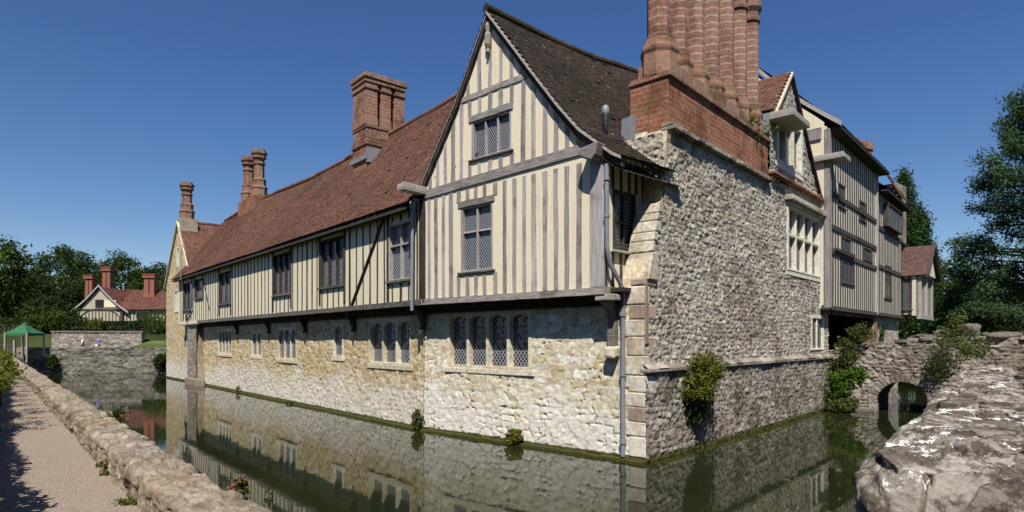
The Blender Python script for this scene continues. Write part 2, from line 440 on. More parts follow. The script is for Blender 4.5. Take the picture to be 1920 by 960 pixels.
g = M.N('ShaderNodeNewGeometry'); q = M.N('ShaderNodeSeparateXYZ'); M.L(g.outputs['Normal'], q.inputs[0])
wl = M.math('MULTIPLY', M.rng(M.math('ADD', M.noise(2.9, 9, .74), M.math('MULTIPLY', a[2], .12)), .655, .672), M.rng(q.outputs[2], .35, .7))
c = M.mix(wl, c, M.ramp(M.noise(30, 4), [(.3, (.62, .6, .55)), (.7, (.82, .81, .77))]))
c = M.mix(M.math('MULTIPLY', M.rng(M.noise(6, 7, .7), .66, .7), .8), c, (.36, .34, .22))
M.color(c)
M.bump(M.math('ADD', M.noise(14, 8, .72), M.math('MULTIPLY', M.vor(22), .35)), .95, .035); m_cap = M.m

m_leaf_oak = leaf_mat('oak_leaf', (.012, .022, .004), (.036, .058, .010), (.085, .125, .024))
m_leaf_dark = leaf_mat('dark_leaf', (.011, .02, .006), (.026, .044, .012), (.055, .08, .022))
m_leaf_yew = leaf_mat('conifer_leaf', (.014, .03, .01), (.034, .065, .018), (.07, .12, .03), .25)
m_leaf_pine = leaf_mat('pine_needle', (.02, .042, .018), (.05, .088, .036), (.1, .15, .065), .25)
m_leaf_hedge = leaf_mat('hedge_leaf', (.02, .035, .008), (.05, .08, .014), (.12, .15, .03))
m_leaf_gold = leaf_mat('yellow_green_leaf', (.05, .06, .01), (.11, .12, .02), (.22, .2, .035))
m_leaf_lime = leaf_mat('fresh_green_leaf', (.03, .06, .008), (.07, .13, .015), (.14, .22, .03))
m_leaf_grey = leaf_mat('wall_plant_leaf', (.04, .05, .018), (.08, .095, .03), (.15, .16, .055))
m_stem = plain_mat('plant_stem', (.11, .1, .045), .8, .3)
m_petal = leaf_mat('pink_petal', (.28, .05, .09), (.42, .1, .15), (.55, .2, .24))

# ------------------------------------------------------------------ builders
def grid_quads(nu, nv):
    i = np.arange(nu - 1)[:, None] * nv + np.arange(nv - 1)[None, :]
    i = i.ravel()
    return np.stack([i, i + nv, i + nv + 1, i + 1], 1)

def lines(a, b, res, extra=()):
    g = np.linspace(a, b, max(2, int(round((b - a) / res)) + 1))
    for e in extra:
        if a < e < b: g[np.argmin(np.abs(g - e))] = e
    return np.unique(g)

def rubble(name, fr, t0, t1, z0, z1, res, mat, parent, cw=.34, ch=.2, amp=.035, o=0, seed=1, holes=(), tl=None, top=None, keep=None, tres=None, T=None, rough=.012, org=None, obat=0, edge=.2, warp=.0, crev=0., pw=2.6):
    """A rubble wall whose stones stand out of the joints as real relief."""
    T = lines(t0, t1, tres or res, [h for q in holes for h in q[:2]]) if T is None else T
    Z = lines(z0, z1, res, [h for q in holes for h in q[2:]])
    TT, ZZ = np.meshgrid(T, Z, indexing='ij')
    if tl is not None:
        L = tl(ZZ); TT = TT + (L - t0) * np.clip(1 - (TT - t0) / 2.2, 0, 1)
    if top is not None:
        k = top(TT); ZZ = z0 + (ZZ - z0) / (z1 - z0) * (k - z0)
    Pq = np.stack([TT, ZZ, np.full_like(TT, seed * 1.7)], -1)
    e, r1, r2 = stones(TT + warp * cw * fbm(Pq, 2.2 / cw, 3, seed + 40), ZZ + warp * ch * fbm(Pq, 2.2 / cw, 3, seed + 50), cw, ch, seed, pw=pw)
    P3 = np.stack([TT, ZZ, np.full_like(TT, seed * 3.1)], -1)
    e = e + .10 * fbm(P3, 9, 3, seed + 2) * (e > 0)
    body = sstep(.0, edge, e)
    fine = fbm(P3, 8, 4, seed, .62)
    low = fbm(P3, .5, 2, seed + 3)
    O = o + amp * body * (.45 + .9 * r2) + rough * fine * (.4 + .6 * body) + .02 * low + obat * (z1 - ZZ) - crev * (1 - sstep(.0, .07, e)) * (fbm(P3, 2.2, 2, seed + 21) > .12)
    V = fr.ps(TT, O, ZZ).reshape(-1, 3)
    Q = grid_quads(len(T), len(Z))
    tc = TT.reshape(-1)[Q].mean(1); zc = ZZ.reshape(-1)[Q].mean(1)
    ok = np.ones(len(Q), bool)
    for a, b, c_, d in holes: ok &= ~((tc > a) & (tc < b) & (zc > c_) & (zc < d))
    if keep is not None: ok &= keep(tc, zc)
    if fr.u[1] * fr.n[0] - fr.u[0] * fr.n[1] < 0: Q = Q[:, ::-1]
    st = np.stack([r1, 1 - sstep(.015, .13, e), r2], -1).reshape(-1, 3)
    me = np_mesh(name, V, Q[ok], st)
    return link(name, me, mat, parent, org)

def tiles(name, P, na, nb, g, w, mat, parent, keep=None, lift=.02, sag=.03, seed=3, a0=0.):
    """Plain clay tiles laid course by course; P(a, b) -> point on the bare roof, a along the eave, b up the slope."""
    ncs = int(nb / g); nt = int(na / w)
    k, i = np.meshgrid(np.arange(ncs), np.arange(nt), indexing='ij'); k = k.ravel(); i = i.ravel()
    if keep is not None:
        m = keep(a0 + (i + .5) * w, (k + .5) * g); k, i = k[m], i[m]
    n = len(k); r = np.random.default_rng(seed)
    al = a0 + (i + .5 * (k % 2)) * w + r.normal(0, .003, n); ar = al + w * .97
    bl = k * g + r.normal(0, .004, n); bu = (k + 1) * g + .03
    lf = lift * (.75 + .5 * r.random(n)); slip = r.random(n) < .004
    lf = np.where(slip, lf * 2.2, lf)
    rl = r.normal(0, .0025, n)
    dn = np.array(P(np.array([a0 + 1.]), np.array([.5]))) - np.array(P(np.array([a0 + 0.]), np.array([.5])))
    up = np.array(P(np.array([a0 + 0.]), np.array([.9]))) - np.array(P(np.array([a0 + 0.]), np.array([.5])))
    nrm = np.cross(dn[0], up[0]); nrm /= np.linalg.norm(nrm)
    if nrm[2] < 0: nrm = -nrm
    def pt(a, b, h):
        q = P(a, b)
        s = sag * fbm(np.stack([a * .3, b * .4, np.full_like(a, seed)], -1), 1, 2, seed)
        return q + nrm[None, :] * (h + s)[:, None]
    A = pt(al, bl, lf - rl); B = pt(ar, bl, lf + rl); Cc = pt(ar, bu, np.full(n, .004)); D = pt(al, bu, np.full(n, .004))
    A2 = pt(al, bl, np.full(n, -.03)); B2 = pt(ar, bl, np.full(n, -.03))
    V = np.stack([A, B, Cc, D, A2, B2], 1).reshape(-1, 3)
    b = np.arange(n) * 6
    Q = np.concatenate([np.stack([b, b + 1, b + 2, b + 3], 1), np.stack([b + 4, b + 5, b + 1, b], 1)])
    st = np.repeat(np.stack([np.clip(r.normal(.5, .26, n), 0, 1), np.zeros(n), r.random(n)], 1), 6, 0)
    me = np_mesh(name, V, Q, st, smooth=False)
    return link(name, me, mat, parent)

def wall_holes(mb, fr, o, zb, top, brk, holes):
    """Flat wall sheet with rectangular openings under a broken top line."""
    ts = sorted(set(list(brk) + [h for q in holes for h in q[:2]]))
    for a, b in zip(ts[:-1], ts[1:]):
        m = (a + b) / 2; segs = [(zb, None)]
        for h in sorted([q for q in holes if q[0] < m < q[1]], key=lambda q: q[2]):
            lo, _ = segs.pop(); segs += [(lo, h[2]), (h[3], None)]
        for lo, hi in segs:
            za, zc = (top(a + 1e-6), top(b - 1e-6)) if hi is None else (hi, hi)
            mb.face([fr.p(a, o, lo), fr.p(a, o, za), fr.p(b, o, zc), fr.p(b, o, lo)][::-1 if fr is FR else 1])

def window(parent, fr, o, t0, t1, z0, z1, n=2, trans=(), fm=None, glass=None, fw=.1, mw=.06, depth=.16, proud=.015, sill=True, arch=0, name='window', sillm=None, sw=.1, sp=.07, bev=.008, sd=0.1, label=None):
    """Frame, mullions and transoms in one mesh; panes and sill are its children."""
    glass = glass or m_glass
    mb = MB(); lo, hi = o - depth, o + proud
    mb.box(fr, t0, t0 + fw, lo, hi, z0, z1, .004); mb.box(fr, t1 - fw, t1, lo, hi, z0, z1, .004)
    mb.box(fr, t0 + fw, t1 - fw, lo, hi - .004, z1 - fw, z1, .003); mb.box(fr, t0 + fw, t1 - fw, lo, hi - .006, z0, z0 + fw * .6, .003)
    step = (t1 - t0 - 2 * fw + mw) / n
    edges = [(t0 + fw + i * step, t0 + fw + i * step + step - mw) for i in range(n)]
    for i in range(n - 1): mb.box(fr, edges[i][1], edges[i + 1][0], lo + .02, hi - .03, z0 + fw * .5, z1 - fw * .5, .003)
    for z in trans: mb.box(fr, t0 + fw * .8, t1 - fw * .8, lo + .024, hi - .036, z - mw / 2, z + mw / 2, .002)
    if arch:
        for a, b in edges:
            m, zt, zs = (a + b) / 2, z1 - fw + .01, z1 - fw - arch
            for s_ in (-1, 1):
                e_ = a if s_ < 0 else b
                arc = [(m + s_ * (b - a) / 2 * math.sin(q * math.pi / 8), zs + (arch - .02) * math.cos(q * math.pi / 8) ** .8) for q in range(5)]
                poly = [(m, zt)] + arc[0:] + [(e_ + s_ * .01, zs), (e_ + s_ * .01, zt)]
                mb.prism(fr, poly, lo + .03, hi - .035)
    w = mb.build(name, fm or m_timdh, parent, bevel=bev)
    if label: w['label'] = label
    zs = [z0 + fw * .5] + [q for q in sorted(trans)] + [z1 - fw * .5]
    for a, b in edges:
        for c_, d in zip(zs[:-1], zs[1:]):
            pb = MB(); oo = o - depth * .62
            pb.face([fr.p(a - .02, oo, c_), fr.p(a - .02, oo, d), fr.p(b + .02, oo, d), fr.p(b + .02, oo, c_)][::-1 if fr is FR else 1])
            pb.build('pane', glass, w)
    if sill:
        MB().box(fr, t0 - sd, t1 + sd, o - .05, o + sp, z0 - sw, z0 - .002, .006).build('sill', sillm or fm or m_timdh, w, bevel=.012)
    return w

def leaves(name, C, size, mat, parent=None, org=None, flat=0., bright=None, seed=0, ratio=.45):
    """Many small pointed leaf faces, each its own direction and shade."""
    r = np.random.default_rng(seed); n = len(C)
    a = r.normal(size=(n, 3)); a[:, 2] *= 1 - flat; a /= np.linalg.norm(a, axis=1)[:, None]
    b = r.normal(size=(n, 3)); b[:, 2] *= 1 - flat; b -= a * (a * b).sum(1)[:, None]; b /= np.linalg.norm(b, axis=1)[:, None]
    s = (size * (.6 + .8 * r.random(n)))[:, None] if np.ndim(size) == 0 else size[:, None]
    V = np.stack([C - a * s, C + b * s * ratio, C + a * s, C - b * s * ratio], 1).reshape(-1, 3)
    Q = np.arange(n * 4).reshape(-1, 4)
    br = r.random(n) if bright is None else np.clip(bright + r.normal(0, .18, n), 0, 1)
    st = np.repeat(np.stack([br, br * 0, r.random(n)], 1), 4, 0)
    return link(name, np_mesh(name, V, Q, st, smooth=False), mat, parent, org)

def clumps(center, rad, n, per, spread, seed, hollow=.55, low=-.75, squash=.75):
    r = np.random.default_rng(seed)
    d = r.normal(size=(n, 3)); d /= np.linalg.norm(d, axis=1)[:, None]
    d[:, 2] = np.maximum(d[:, 2], low)
    rr = hollow + (1 - hollow) * r.random(n) ** .6
    rr *= 1 + .22 * fbm(d * 2.3 + seed, 1, 2, seed)
    cc = np.array(center) + d * rr[:, None] * np.array(rad)
    b = np.clip(r.normal(.5, .2, n), 0, 1)
    P = np.repeat(cc, per, 0) + r.normal(size=(n * per, 3)) * spread * np.array([1, 1, squash])
    return P, np.repeat(b, per)

def tree(name, x, y, z, h, rad, label, group, mat, seed, n=90, per=45, leaf=.3, trunk=.25, cat='tree', crown=.62, spread=None, tr_h=.6):
    t = thing(name, (x, y, z), label, cat, group)
    r = random.Random(seed); mb = MB()
    top = (x + r.uniform(-.4, .4), y + r.uniform(-.4, .4), z + h * tr_h)
    mb.tube([(x, y, z - .3), (x + r.uniform(-.1, .1), y, z + h * .2), top], [trunk * 1.25, trunk, trunk * .35], 8)
    for k in range(7):
        a = r.uniform(0, 6.28); f = r.uniform(.2, .95); q = [x + (top[0] - x) * f, y + (top[1] - y) * f, z + h * tr_h * f]
        e = [q[0] + math.cos(a) * rad * .7, q[1] + math.sin(a) * rad * .7, q[2] + h * .2]
        mb.tube([q, [(q[j] + e[j]) / 2 + (.15 * h * .2 if j == 2 else 0) for j in range(3)], e], [trunk * .4, trunk * .28, trunk * .1], 6)
    mb.build('trunk', m_bark, t)
    P, b = clumps((x, y, z + h * crown), (rad, rad, h * (1 - crown) * .98), n, per, spread or rad * .16, seed)
    leaves('crown', P, leaf, mat, t, bright=b, seed=seed)
    return t

def bush(name, x, y, z, rad, label, mat, seed, n=40, per=40, leaf=.1, cat='bush', group=None, spread=None):
    t = thing(name, (x, y, z), label, cat, group)
    mb = MB(); r = random.Random(seed)
    for k in range(6):
        a = r.uniform(0, 6.28)
        mb.tube([(x, y, z - .05), (x + math.cos(a) * rad[0] * .3, y + math.sin(a) * rad[1] * .3, z + rad[2] * .5), (x + math.cos(a) * rad[0] * .6, y + math.sin(a) * rad[1] * .6, z + rad[2] * 1.1)], [.03 * rad[2], .02 * rad[2], .008 * rad[2]], 5)
    mb.build('stem', m_stem, t)
    P, b = clumps((x, y, z + rad[2] * .8), rad, n, per, spread or min(rad) * .22, seed, hollow=.4)
    P[:, 2] = np.maximum(P[:, 2], z - .02)
    leaves('foliage', P, leaf, mat, t, bright=b, seed=seed)
    return t

# ================================================================== THE HOUSE
house = thing('manor_house', (-3.0, 24.0, 0.), 'large moated medieval manor house of stone and timber framing with tiled roofs', 'manor house')
part = dict(parent=house)

# ---- stone walls along the water -------------------------------------------------
WW = (3.55, 6.98, 2.2, 3.84)
rubble('stone_wall', FW, 0.0, 8.45, -.4, 4.28, .03, m_rub_wing, house, cw=.44, ch=.2, amp=.013, pw=4, seed=4, holes=[WW], rough=.011, edge=.07, warp=.12, crev=.035)['label'] = 'whitewashed rubble wall under the gabled wing'
MWIN = [(.55, 3.6, 2.15, 3.75), (5.85, 6.75, 2.35, 3.65), (10.8, 13.2, 2.1, 3.58), (15.6, 17.2, 2.2, 3.45), (20.8, 23.6, 2.2, 3.62)]
Tm = np.unique(np.concatenate([np.arange(-.25, 12, .042), np.arange(12, 29.5, .07), [h for q in MWIN for h in q[:2]]]))
rubble('stone_wall', FM, -.25, 29.45, -.4, 4.3, .042, m_rub_main, house, cw=.28, ch=.16, amp=.02, pw=3.6, seed=9, holes=MWIN, T=Tm, edge=.09, warp=.1, rough=.013, crev=.02)['label'] = 'honey coloured rubble wall under the long jettied range'
FGW = [(34.0, 35.3, 5.3, 6.9), (33.75, 34.6, 8.7, 10.1), (31.75, 31.98, 2.5, 3.4)]
def far_top(t): return np.where(t < 33.9, 11.85 - np.maximum(33.9 - t, 0) * 1.25, 11.85 - (t - 33.9) * 1.08)
rubble('gable_wall', FM, 29.4, 38.1, -.4, 11.9, .08, m_rub_main, house, cw=.3, ch=.18, amp=.02, seed=12, edge=.12, warp=.3, holes=FGW, top=lambda t: far_top(t), o=.02)
b = MB(); b.prism(FM, [(29.4, -.4), (38.1, -.4), (38.1, 7.2), (33.9, 11.7), (29.4, 6.2)], -.35, -6.5)
b.build('gable_core_wall', m_rub_main, house)
# buttress beside the drainpipe
rb = MB(); rb.prism(FM, [(26.6, -.4), (29.5, -.4), (29.5, 4.1), (27.3, 4.1), (27.0, 2.2), (26.6, .5)], .02, .42); rb.box(FM, 26.3, 29.5, .1, .62, -.4, .42, .03)
rb.build('buttress', m_rub_kerb, house, bevel=.04)
rubble('buttress_face', FM, 26.98, 29.46, .4, 4.08, .05, m_rub_kerb, house, cw=.36, ch=.22, amp=.03, seed=13, o=.42, edge=.14, warp=.3)

# right hand front: flint-like ragstone, upper part and plinth
def r_left(z):
    return np.interp(z, [0, 4.5, 4.6, 5.25, 6.5, 6.65, 7.6, 8.6, 9.2], [.02, .02, .06, .32, .72, 1.05, 1.08, 1.3, 1.32])
R8 = (10.5, 14.65, 5.62, 8.12); R2 = (13.5, 15.3, 2.58, 4.05)
TR = np.unique(np.concatenate([np.arange(0, 7, .024), np.arange(7, 15.98, .036), [15.98, 10.5, 14.65, 13.5, 15.3]]))
rubble('stone_wall', FR, 0., 15.98, 2.2, 9.0, .026, m_rub_grey, house, cw=.2, ch=.135, amp=.028, pw=4., seed=21, holes=[R8, R2], tl=r_left, T=TR, rough=.022, edge=.2, warp=.06,
       top=lambda t: 8.58 + np.clip(t - 6, 0, 10) * .045)['label'] = 'grey lumpy ragstone wall of the right hand front'
rubble('plinth_wall', FR, -.06, 16.25, -.4, 2.2, .028, m_rub_plinth, house, cw=.23, ch=.15, amp=.026, pw=4., seed=25, T=np.unique(np.concatenate([np.arange(-.06, 7, .026), np.arange(7, 16.26, .04)])), rough=.022, edge=.2, warp=.07, o=.1, obat=.02)
b = MB()
for i in range(30):
    t = i * .545 - .06
    b.new(); b.prism(FR, [(t, 2.2), (t + .535, 2.2), (t + .535, 2.3), (t, 2.3)], -.05, .2 + random.uniform(-.02, .02))
    b.mesh([FR.p(t, .02, 2.42), FR.p(t + .535, .02, 2.42), FR.p(t + .535, .2, 2.3), FR.p(t, .2, 2.3)], [(0, 1, 2, 3)])
b.build('plinth_offset', m_rub_plinth, house, bevel=.02)
# solid core behind the relief, with the sloped weathering of the buttress
b = MB()
b.prism(FR, [(.04, -.4), (16.0, -.4), (16.0, 8.9), (8.6, 8.6), (1.32, 8.55), (1.08, 7.6), (1.05, 6.62), (.74, 6.45), (.34, 5.2), (.08, 4.55)], -.27, -.62)
b.prism(FR, [(.04, -.4), (9.8, -.4), (9.8, 8.55), (1.32, 8.55), (1.08, 7.6), (1.05, 6.62), (.74, 6.45), (.34, 5.2), (.08, 4.55)], -.03, -.26)
b.prism(FR, [(1.06, 4.5), (8.6, 4.5), (8.6, 8.6), (1.3, 8.6), (1.1, 7.6)], -.62, -1.1)
b.build('stone_core', m_ashlar, house)
b = MB()
zz = 4.55
for i, (z0_, z1_) in enumerate([(5.22, 5.5), (5.51, 5.74), (5.75, 6.03), (6.04, 6.24), (6.25, 6.5)]):
    a, c_ = (float(r_left(np.array(q))) for q in (z0_, z1_)); w_ = random.uniform(.2, .4)
    b.prism(FR, [(a, z0_), (a + w_, z0_), (a + w_, z1_), (c_, z1_)], -.6 + random.uniform(-.02, .02), .075, (random.random(), 0, .5))
b.prism(FR, [(.1, 4.5), (.62, 4.5), (.62, 5.2), (.33, 5.2)], -.62, .1, (.8, 0, .5))
b.build('buttress_weathering', m_rub_pale, house, bevel=.03)
# the rubble return of the chimney breast, facing the gabled wing
FL = Frame(FR.p(1.0, .03, 0)[:2], -FR.n, -FR.u)
rubble('return_wall', FL, 0, 1.15, 4.5, 8.36, .03, m_rub_pale, house, cw=.26, ch=.17, amp=.03, seed=23, rough=.02, edge=.2, warp=.35, T=np.arange(0, 1.16, .03), obat=-.085)
# corner stones
b = MB(); z_ = -.4; i = 0
while z_ < 4.5:
    h = random.uniform(.33, .52); h = min(h, 4.52 - z_)
    lw, lr = ((.52, .30), (.36, .62))[i % 2]; lw += random.uniform(-.06, .08)
    red = 1 if i in (3, 9, 11) else 0
    b.box(FW, -.05 - (.06 if z_ < 2.1 else 0), lw, -lr, .045, z_ + .006, z_ + h - .006, .012, (.65 if red else random.uniform(0, .55) if z_ > .4 else .3, 0, random.random()))
    z_ += h; i += 1
b.build('corner_stones', m_quoin, house, bevel=.03)
b = MB(); b.box(FR, .03, .16, -.08, .075, 2.9, 4.45, .02)
b.build('red_sandstone_strip', m_brickband, house, bevel=.02)

# ---- stone windows ----------------------------------------------------------------
kw = dict(fm=m_ashlar, sillm=m_ashlar, fw=.16, mw=.15, depth=.26, proud=.03, sw=.17, sp=.05, bev=.02)
window(house, FW, 0, WW[0] - .03, WW[1] + .05, WW[2] - .05, WW[3] + .05, 4, arch=.2, **dict(kw, mw=.11, fw=.12, depth=.3))
for q, n, tr in zip(MWIN, (3, 1, 3, 2, 4), ((), (), (), (), ())):
    window(house, FM, 0, q[0] - .03, q[1] + .03, q[2] - .03, q[3] + .05, n, arch=.3, **(dict(kw, mw=.13, fw=.13) if q[0] < 5 else dict(kw, depth=.13, mw=.09, fw=.1)))
kw.update(fm=m_ashlar_white, sillm=m_ashlar_white, mw=.13, fw=.15, depth=.2, glass=m_glass_dk)
window(house, FR, 0, R8[0], R8[1], R8[2], R8[3], 4, (6.98,), **dict(kw, proud=.075))
window(house, FR, 0, R2[0], R2[1], R2[2], R2[3], 2, **dict(kw, fw=.15, mw=.12, depth=.07, proud=.045, sill=False))
for q in FGW[:2]: window(house, FM, .02, q[0], q[1], q[2], q[3], 2 if q[2] < 7 else 1, arch=.25, **dict(kw, mw=.1, fw=.12, depth=.3))
b = MB(); b.box(FM, 31.7, 32.03, -.3, -.2, 2.4, 3.5); b.build('slit_opening', m_dark, house)
# hood mould over the eight-light window
b = MB(); b.box(FR, 10.35, 14.85, -.02, .3, 8.2, 8.42, .02); b.box(FR, 10.45, 14.75, -.02, .18, 8.1, 8.2, .01)
b.build('window_hood', m_rub_grey, house, bevel=.03)

# ---- gabled timber wing -------------------------------------------------------------
OW = .6
VERGE = [(.42, 7.5), (1.41, 8.31), (2.08, 9.09), (2.98, 10.25), (4.61, 12.38), (5.32, 11.17), (5.89, 10.21), (7.35, 8.13), (7.62, 7.75)]
def gable_top(t): return float(np.interp(t, [v[0] for v in VERGE], [v[1] for v in VERGE]))
A1 = (3.8, 5.36, 8.33, 9.47); A2 = (4.5, 5.82, 5.04, 7.0)
b = MB(); wall_holes(b, FW, OW - .02, 4.2, gable_top, [.74, 7.57] + [v[0] for v in VERGE if .74 < v[0] < 7.57], [A1, A2])
b.face([FW.p(7.57, OW - .02, 4.2), FW.p(7.57, -.3, 4.2), FW.p(7.57, -.3, 7.8), FW.p(7.57, OW - .02, 7.8)])
wing = b.build('timber_wall', m_pl_wing, house); wing['label'] = 'yellow plaster gable wall with silvery oak studs'
def studs(frame, wall, o, spec, mat, z0, z1, holes, w, rails=(), top=None, single=None, name='stud', jit=.028, hang=.018):
    """Uprights broken by rails and openings; each length a beam of its own (or all in one mesh)."""
    mb = single
    for t, ww in spec:
        zt = z1 if top is None else min(z1, top(t) - .1)
        segs = [[z0, zt]]
        for c_, d in list(rails) + [(h[2], h[3]) for h in holes if h[0] - ww * .6 < t < h[1] + ww * .6]:
            nx = []
            for a, e in segs:
                if c_ > a: nx.append([a, min(e, c_)])
                if d < e: nx.append([max(a, d), e])
            segs = [q for q in nx if q[1] - q[0] > .08]
        for a, e in segs:
            m = mb if single is not None else MB()
            m.new(); dx = random.uniform(-jit, jit)
            k = max(2, int((e - a) / .6) + 1); zs = np.linspace(a, e, k)
            L = [t + dx * q / k - ww / 2 + random.uniform(-.012, .012) for q in range(k)]; Rr = [t + dx * q / k + ww / 2 + random.uniform(-.012, .012) for q in range(k)]
            for q in range(k - 1):
                m.mesh([frame.p(L[q], o - .04, zs[q]), frame.p(L[q], o + hang, zs[q]), frame.p(Rr[q], o + hang, zs[q]), frame.p(Rr[q], o - .04, zs[q]),
                        frame.p(L[q + 1], o - .04, zs[q + 1]), frame.p(L[q + 1], o + hang, zs[q + 1]), frame.p(Rr[q + 1], o + hang, zs[q + 1]), frame.p(Rr[q + 1], o - .04, zs[q + 1])],
                       [(0, 1, 5, 4), (1, 2, 6, 5), (2, 3, 7, 6)])
            if single is None: m.build(name, mat, wall)
lower = [(t, random.uniform(.12, .17)) for t in (7.5, 7.24, 6.92, 6.58, 6.23, 5.9, 5.52, 5.17, 4.82, 4.40, 4.03, 3.67, 3.31, 2.96, 2.59, 2.22, 1.87, 1.49)]
studs(FW, wing, OW - .02, lower, m_tim, 4.32, 7.56, [(4.42, 5.9, 4.95, 7.16)], 0, rails=[(7.5, 7.9)])
mid = [(t, random.uniform(.12, .17)) for t in (7.2, 6.86, 6.5, 6.15, 5.78, 5.42, 5.02, 4.6, 4.18, 3.76, 3.36, 2.98, 2.58, 2.22, 1.86, 1.5, 1.2)]
studs(FW, wing, OW - .02, mid, m_tim, 7.8, 10.14, [(3.72, 5.44, 8.24, 9.64)], 0, top=gable_top)
studs(FW, wing, OW - .02, [(t, .13) for t in (5.5, 5.02, 4.6, 4.18, 3.78, 3.4)], m_tim, 10.3, 12.3, [], 0, top=gable_top)
def rail(fr, a, c_, o, mat, parent, h=.22, name='rail', proud=.035, n=9):
    mb = MB().new(); ts = np.linspace(a[0], c_[0], n)
    zl = [a[1] + (c_[1] - a[1]) * i / (n - 1) + random.uniform(-.012, .012) for i in range(n)]
    for i in range(n - 1):
        mb.mesh([fr.p(ts[i], o - .05, zl[i]), fr.p(ts[i], o + proud, zl[i]), fr.p(ts[i], o + proud, zl[i] + h), fr.p(ts[i], o - .05, zl[i] + h),
                 fr.p(ts[i + 1], o - .05, zl[i + 1]), fr.p(ts[i + 1], o + proud, zl[i + 1]), fr.p(ts[i + 1], o + proud, zl[i + 1] + h), fr.p(ts[i + 1], o - .05, zl[i + 1] + h)],
                [(0, 1, 5, 4), (1, 2, 6, 5), (2, 3, 7, 6)] + ([(0, 3, 2, 1)] if i == 0 else []) + ([(4, 5, 6, 7)] if i == n - 2 else []))
    return mb.build(name, mat, parent)
rail(FW, (7.56, 7.5), (1.02, 7.72), OW - .02, m_timh, wing, .26, 'tie_beam', .05)
rail(FW, (5.95, 10.12), (3.02, 10.16), OW - .02, m_timh, wing, .16, 'collar_beam')
rail(FW, (5.46, 9.46), (3.72, 9.46), OW - .02, m_timh, wing, .18, 'window_head')
rail(FW, (5.92, 6.99), (4.42, 6.99), OW - .02, m_timh, wing, .18, 'window_head')
b = MB().box(FW, .73, 1.14, OW - .4, OW + .03, 4.3, 7.62, .012); b.build('corner_post', m_tim, wing, bevel=.02)
b = MB(); b.prism(FW, [(.64, 7.8), (1.2, 7.72), (1.22, 7.6), (1.16, 7.5), (.98, 7.42), (.84, 7.36), (.72, 7.5)], OW + .02, OW + .42)
b.build('eaves_bracket', m_timh, house, bevel=.04)
bs = MB()
for i in range(12):
    t = 7.6 - i * .575; bs.box(FW, t - .58, t, OW - .16, OW + .04 + .006 * (i % 2), 4.13, 4.31, .006, (.5 + .03 * i, 0, .5))
bs.build('sill_beam', m_timh, house)
tw = dict(fm=m_tim, sillm=m_timdh, fw=.08, mw=.05, depth=.2, proud=.0, sw=.06, sp=.07)
window(house, FW, OW - .02, A1[0], A1[1], A1[2], A1[3], 3, **tw)
window(house, FW, OW - .02, A2[0], A2[1], A2[2], A2[3], 2, (6.22,), **tw)
# wing side wall in the recess, with its shaded window
ps = np.array(FW.p(.75, OW - .02, 0))[:2]; rd = np.array((.722, .692)); rn = np.array((.692, -.722))
FS = Frame(ps, rd, rn)
AS = (.36, 1.32, 5.26, 6.8)
b = MB(); wall_holes(b, FS, 0, 4.2, lambda t: 7.7, [0, 1.75], [AS])
sw_ = b.build('timber_wall', m_pl_wing, house); sw_['label'] = 'shaded plaster side wall in the recess under the eaves'
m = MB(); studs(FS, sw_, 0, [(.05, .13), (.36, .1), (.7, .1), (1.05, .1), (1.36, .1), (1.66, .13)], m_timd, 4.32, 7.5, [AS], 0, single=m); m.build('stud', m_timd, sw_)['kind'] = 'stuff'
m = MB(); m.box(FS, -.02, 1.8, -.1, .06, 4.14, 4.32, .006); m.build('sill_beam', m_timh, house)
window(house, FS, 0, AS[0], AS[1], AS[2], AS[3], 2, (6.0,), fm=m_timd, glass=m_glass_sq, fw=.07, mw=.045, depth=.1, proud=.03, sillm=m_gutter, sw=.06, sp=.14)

# jetty: soffit, joist ends, brackets
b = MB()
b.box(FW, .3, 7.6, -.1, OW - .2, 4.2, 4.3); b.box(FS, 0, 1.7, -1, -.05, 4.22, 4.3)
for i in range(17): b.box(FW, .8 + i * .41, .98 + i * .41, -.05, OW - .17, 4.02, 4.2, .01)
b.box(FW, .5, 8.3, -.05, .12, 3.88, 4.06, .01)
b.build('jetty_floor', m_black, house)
b = MB()
pr = [(.0, 4.14), (-.02, 4.14)]
def bracket(fr, t, mat, w=.16, dz=1.2, do=.5, z=4.1, parent=house):
    mb = MB().new(); prof = [(0.02, z), (do, z), (do * .9, z - .16), (do * .55, z - .35), (do * .3, z - .62), (.22, z - .9), (.2, z - dz), (.02, z - dz)]
    P = [fr.p(t - w / 2, a, q) for a, q in prof] + [fr.p(t + w / 2, a, q) for a, q in prof]; n = len(prof)
    mb.mesh(P, [tuple(range(n)), tuple(range(2 * n - 1, n - 1, -1))] + [(i, i + n, (i + 1) % n + n, (i + 1) % n) for i in range(n)])
    return mb.build('bracket', mat, parent, bevel=.015)
bracket(FW, .78, m_timh, .22, 1.25, .58)
b = MB().box(FW, .62, .95, .0, .3, 2.55, 2.85, .02); b.build('corbel_stone', m_ashlar, house, bevel=.06)
b = MB().box(FW, .45, 1.0, .25, OW + .02, 3.98, 4.13, .01); b.build('dragon_beam', m_timh, house, bevel=.03)
for t in (-.3, 4.75, 9.6, 14.3, 19.5): bracket(FM, t, m_timd, .16, .75, .45)

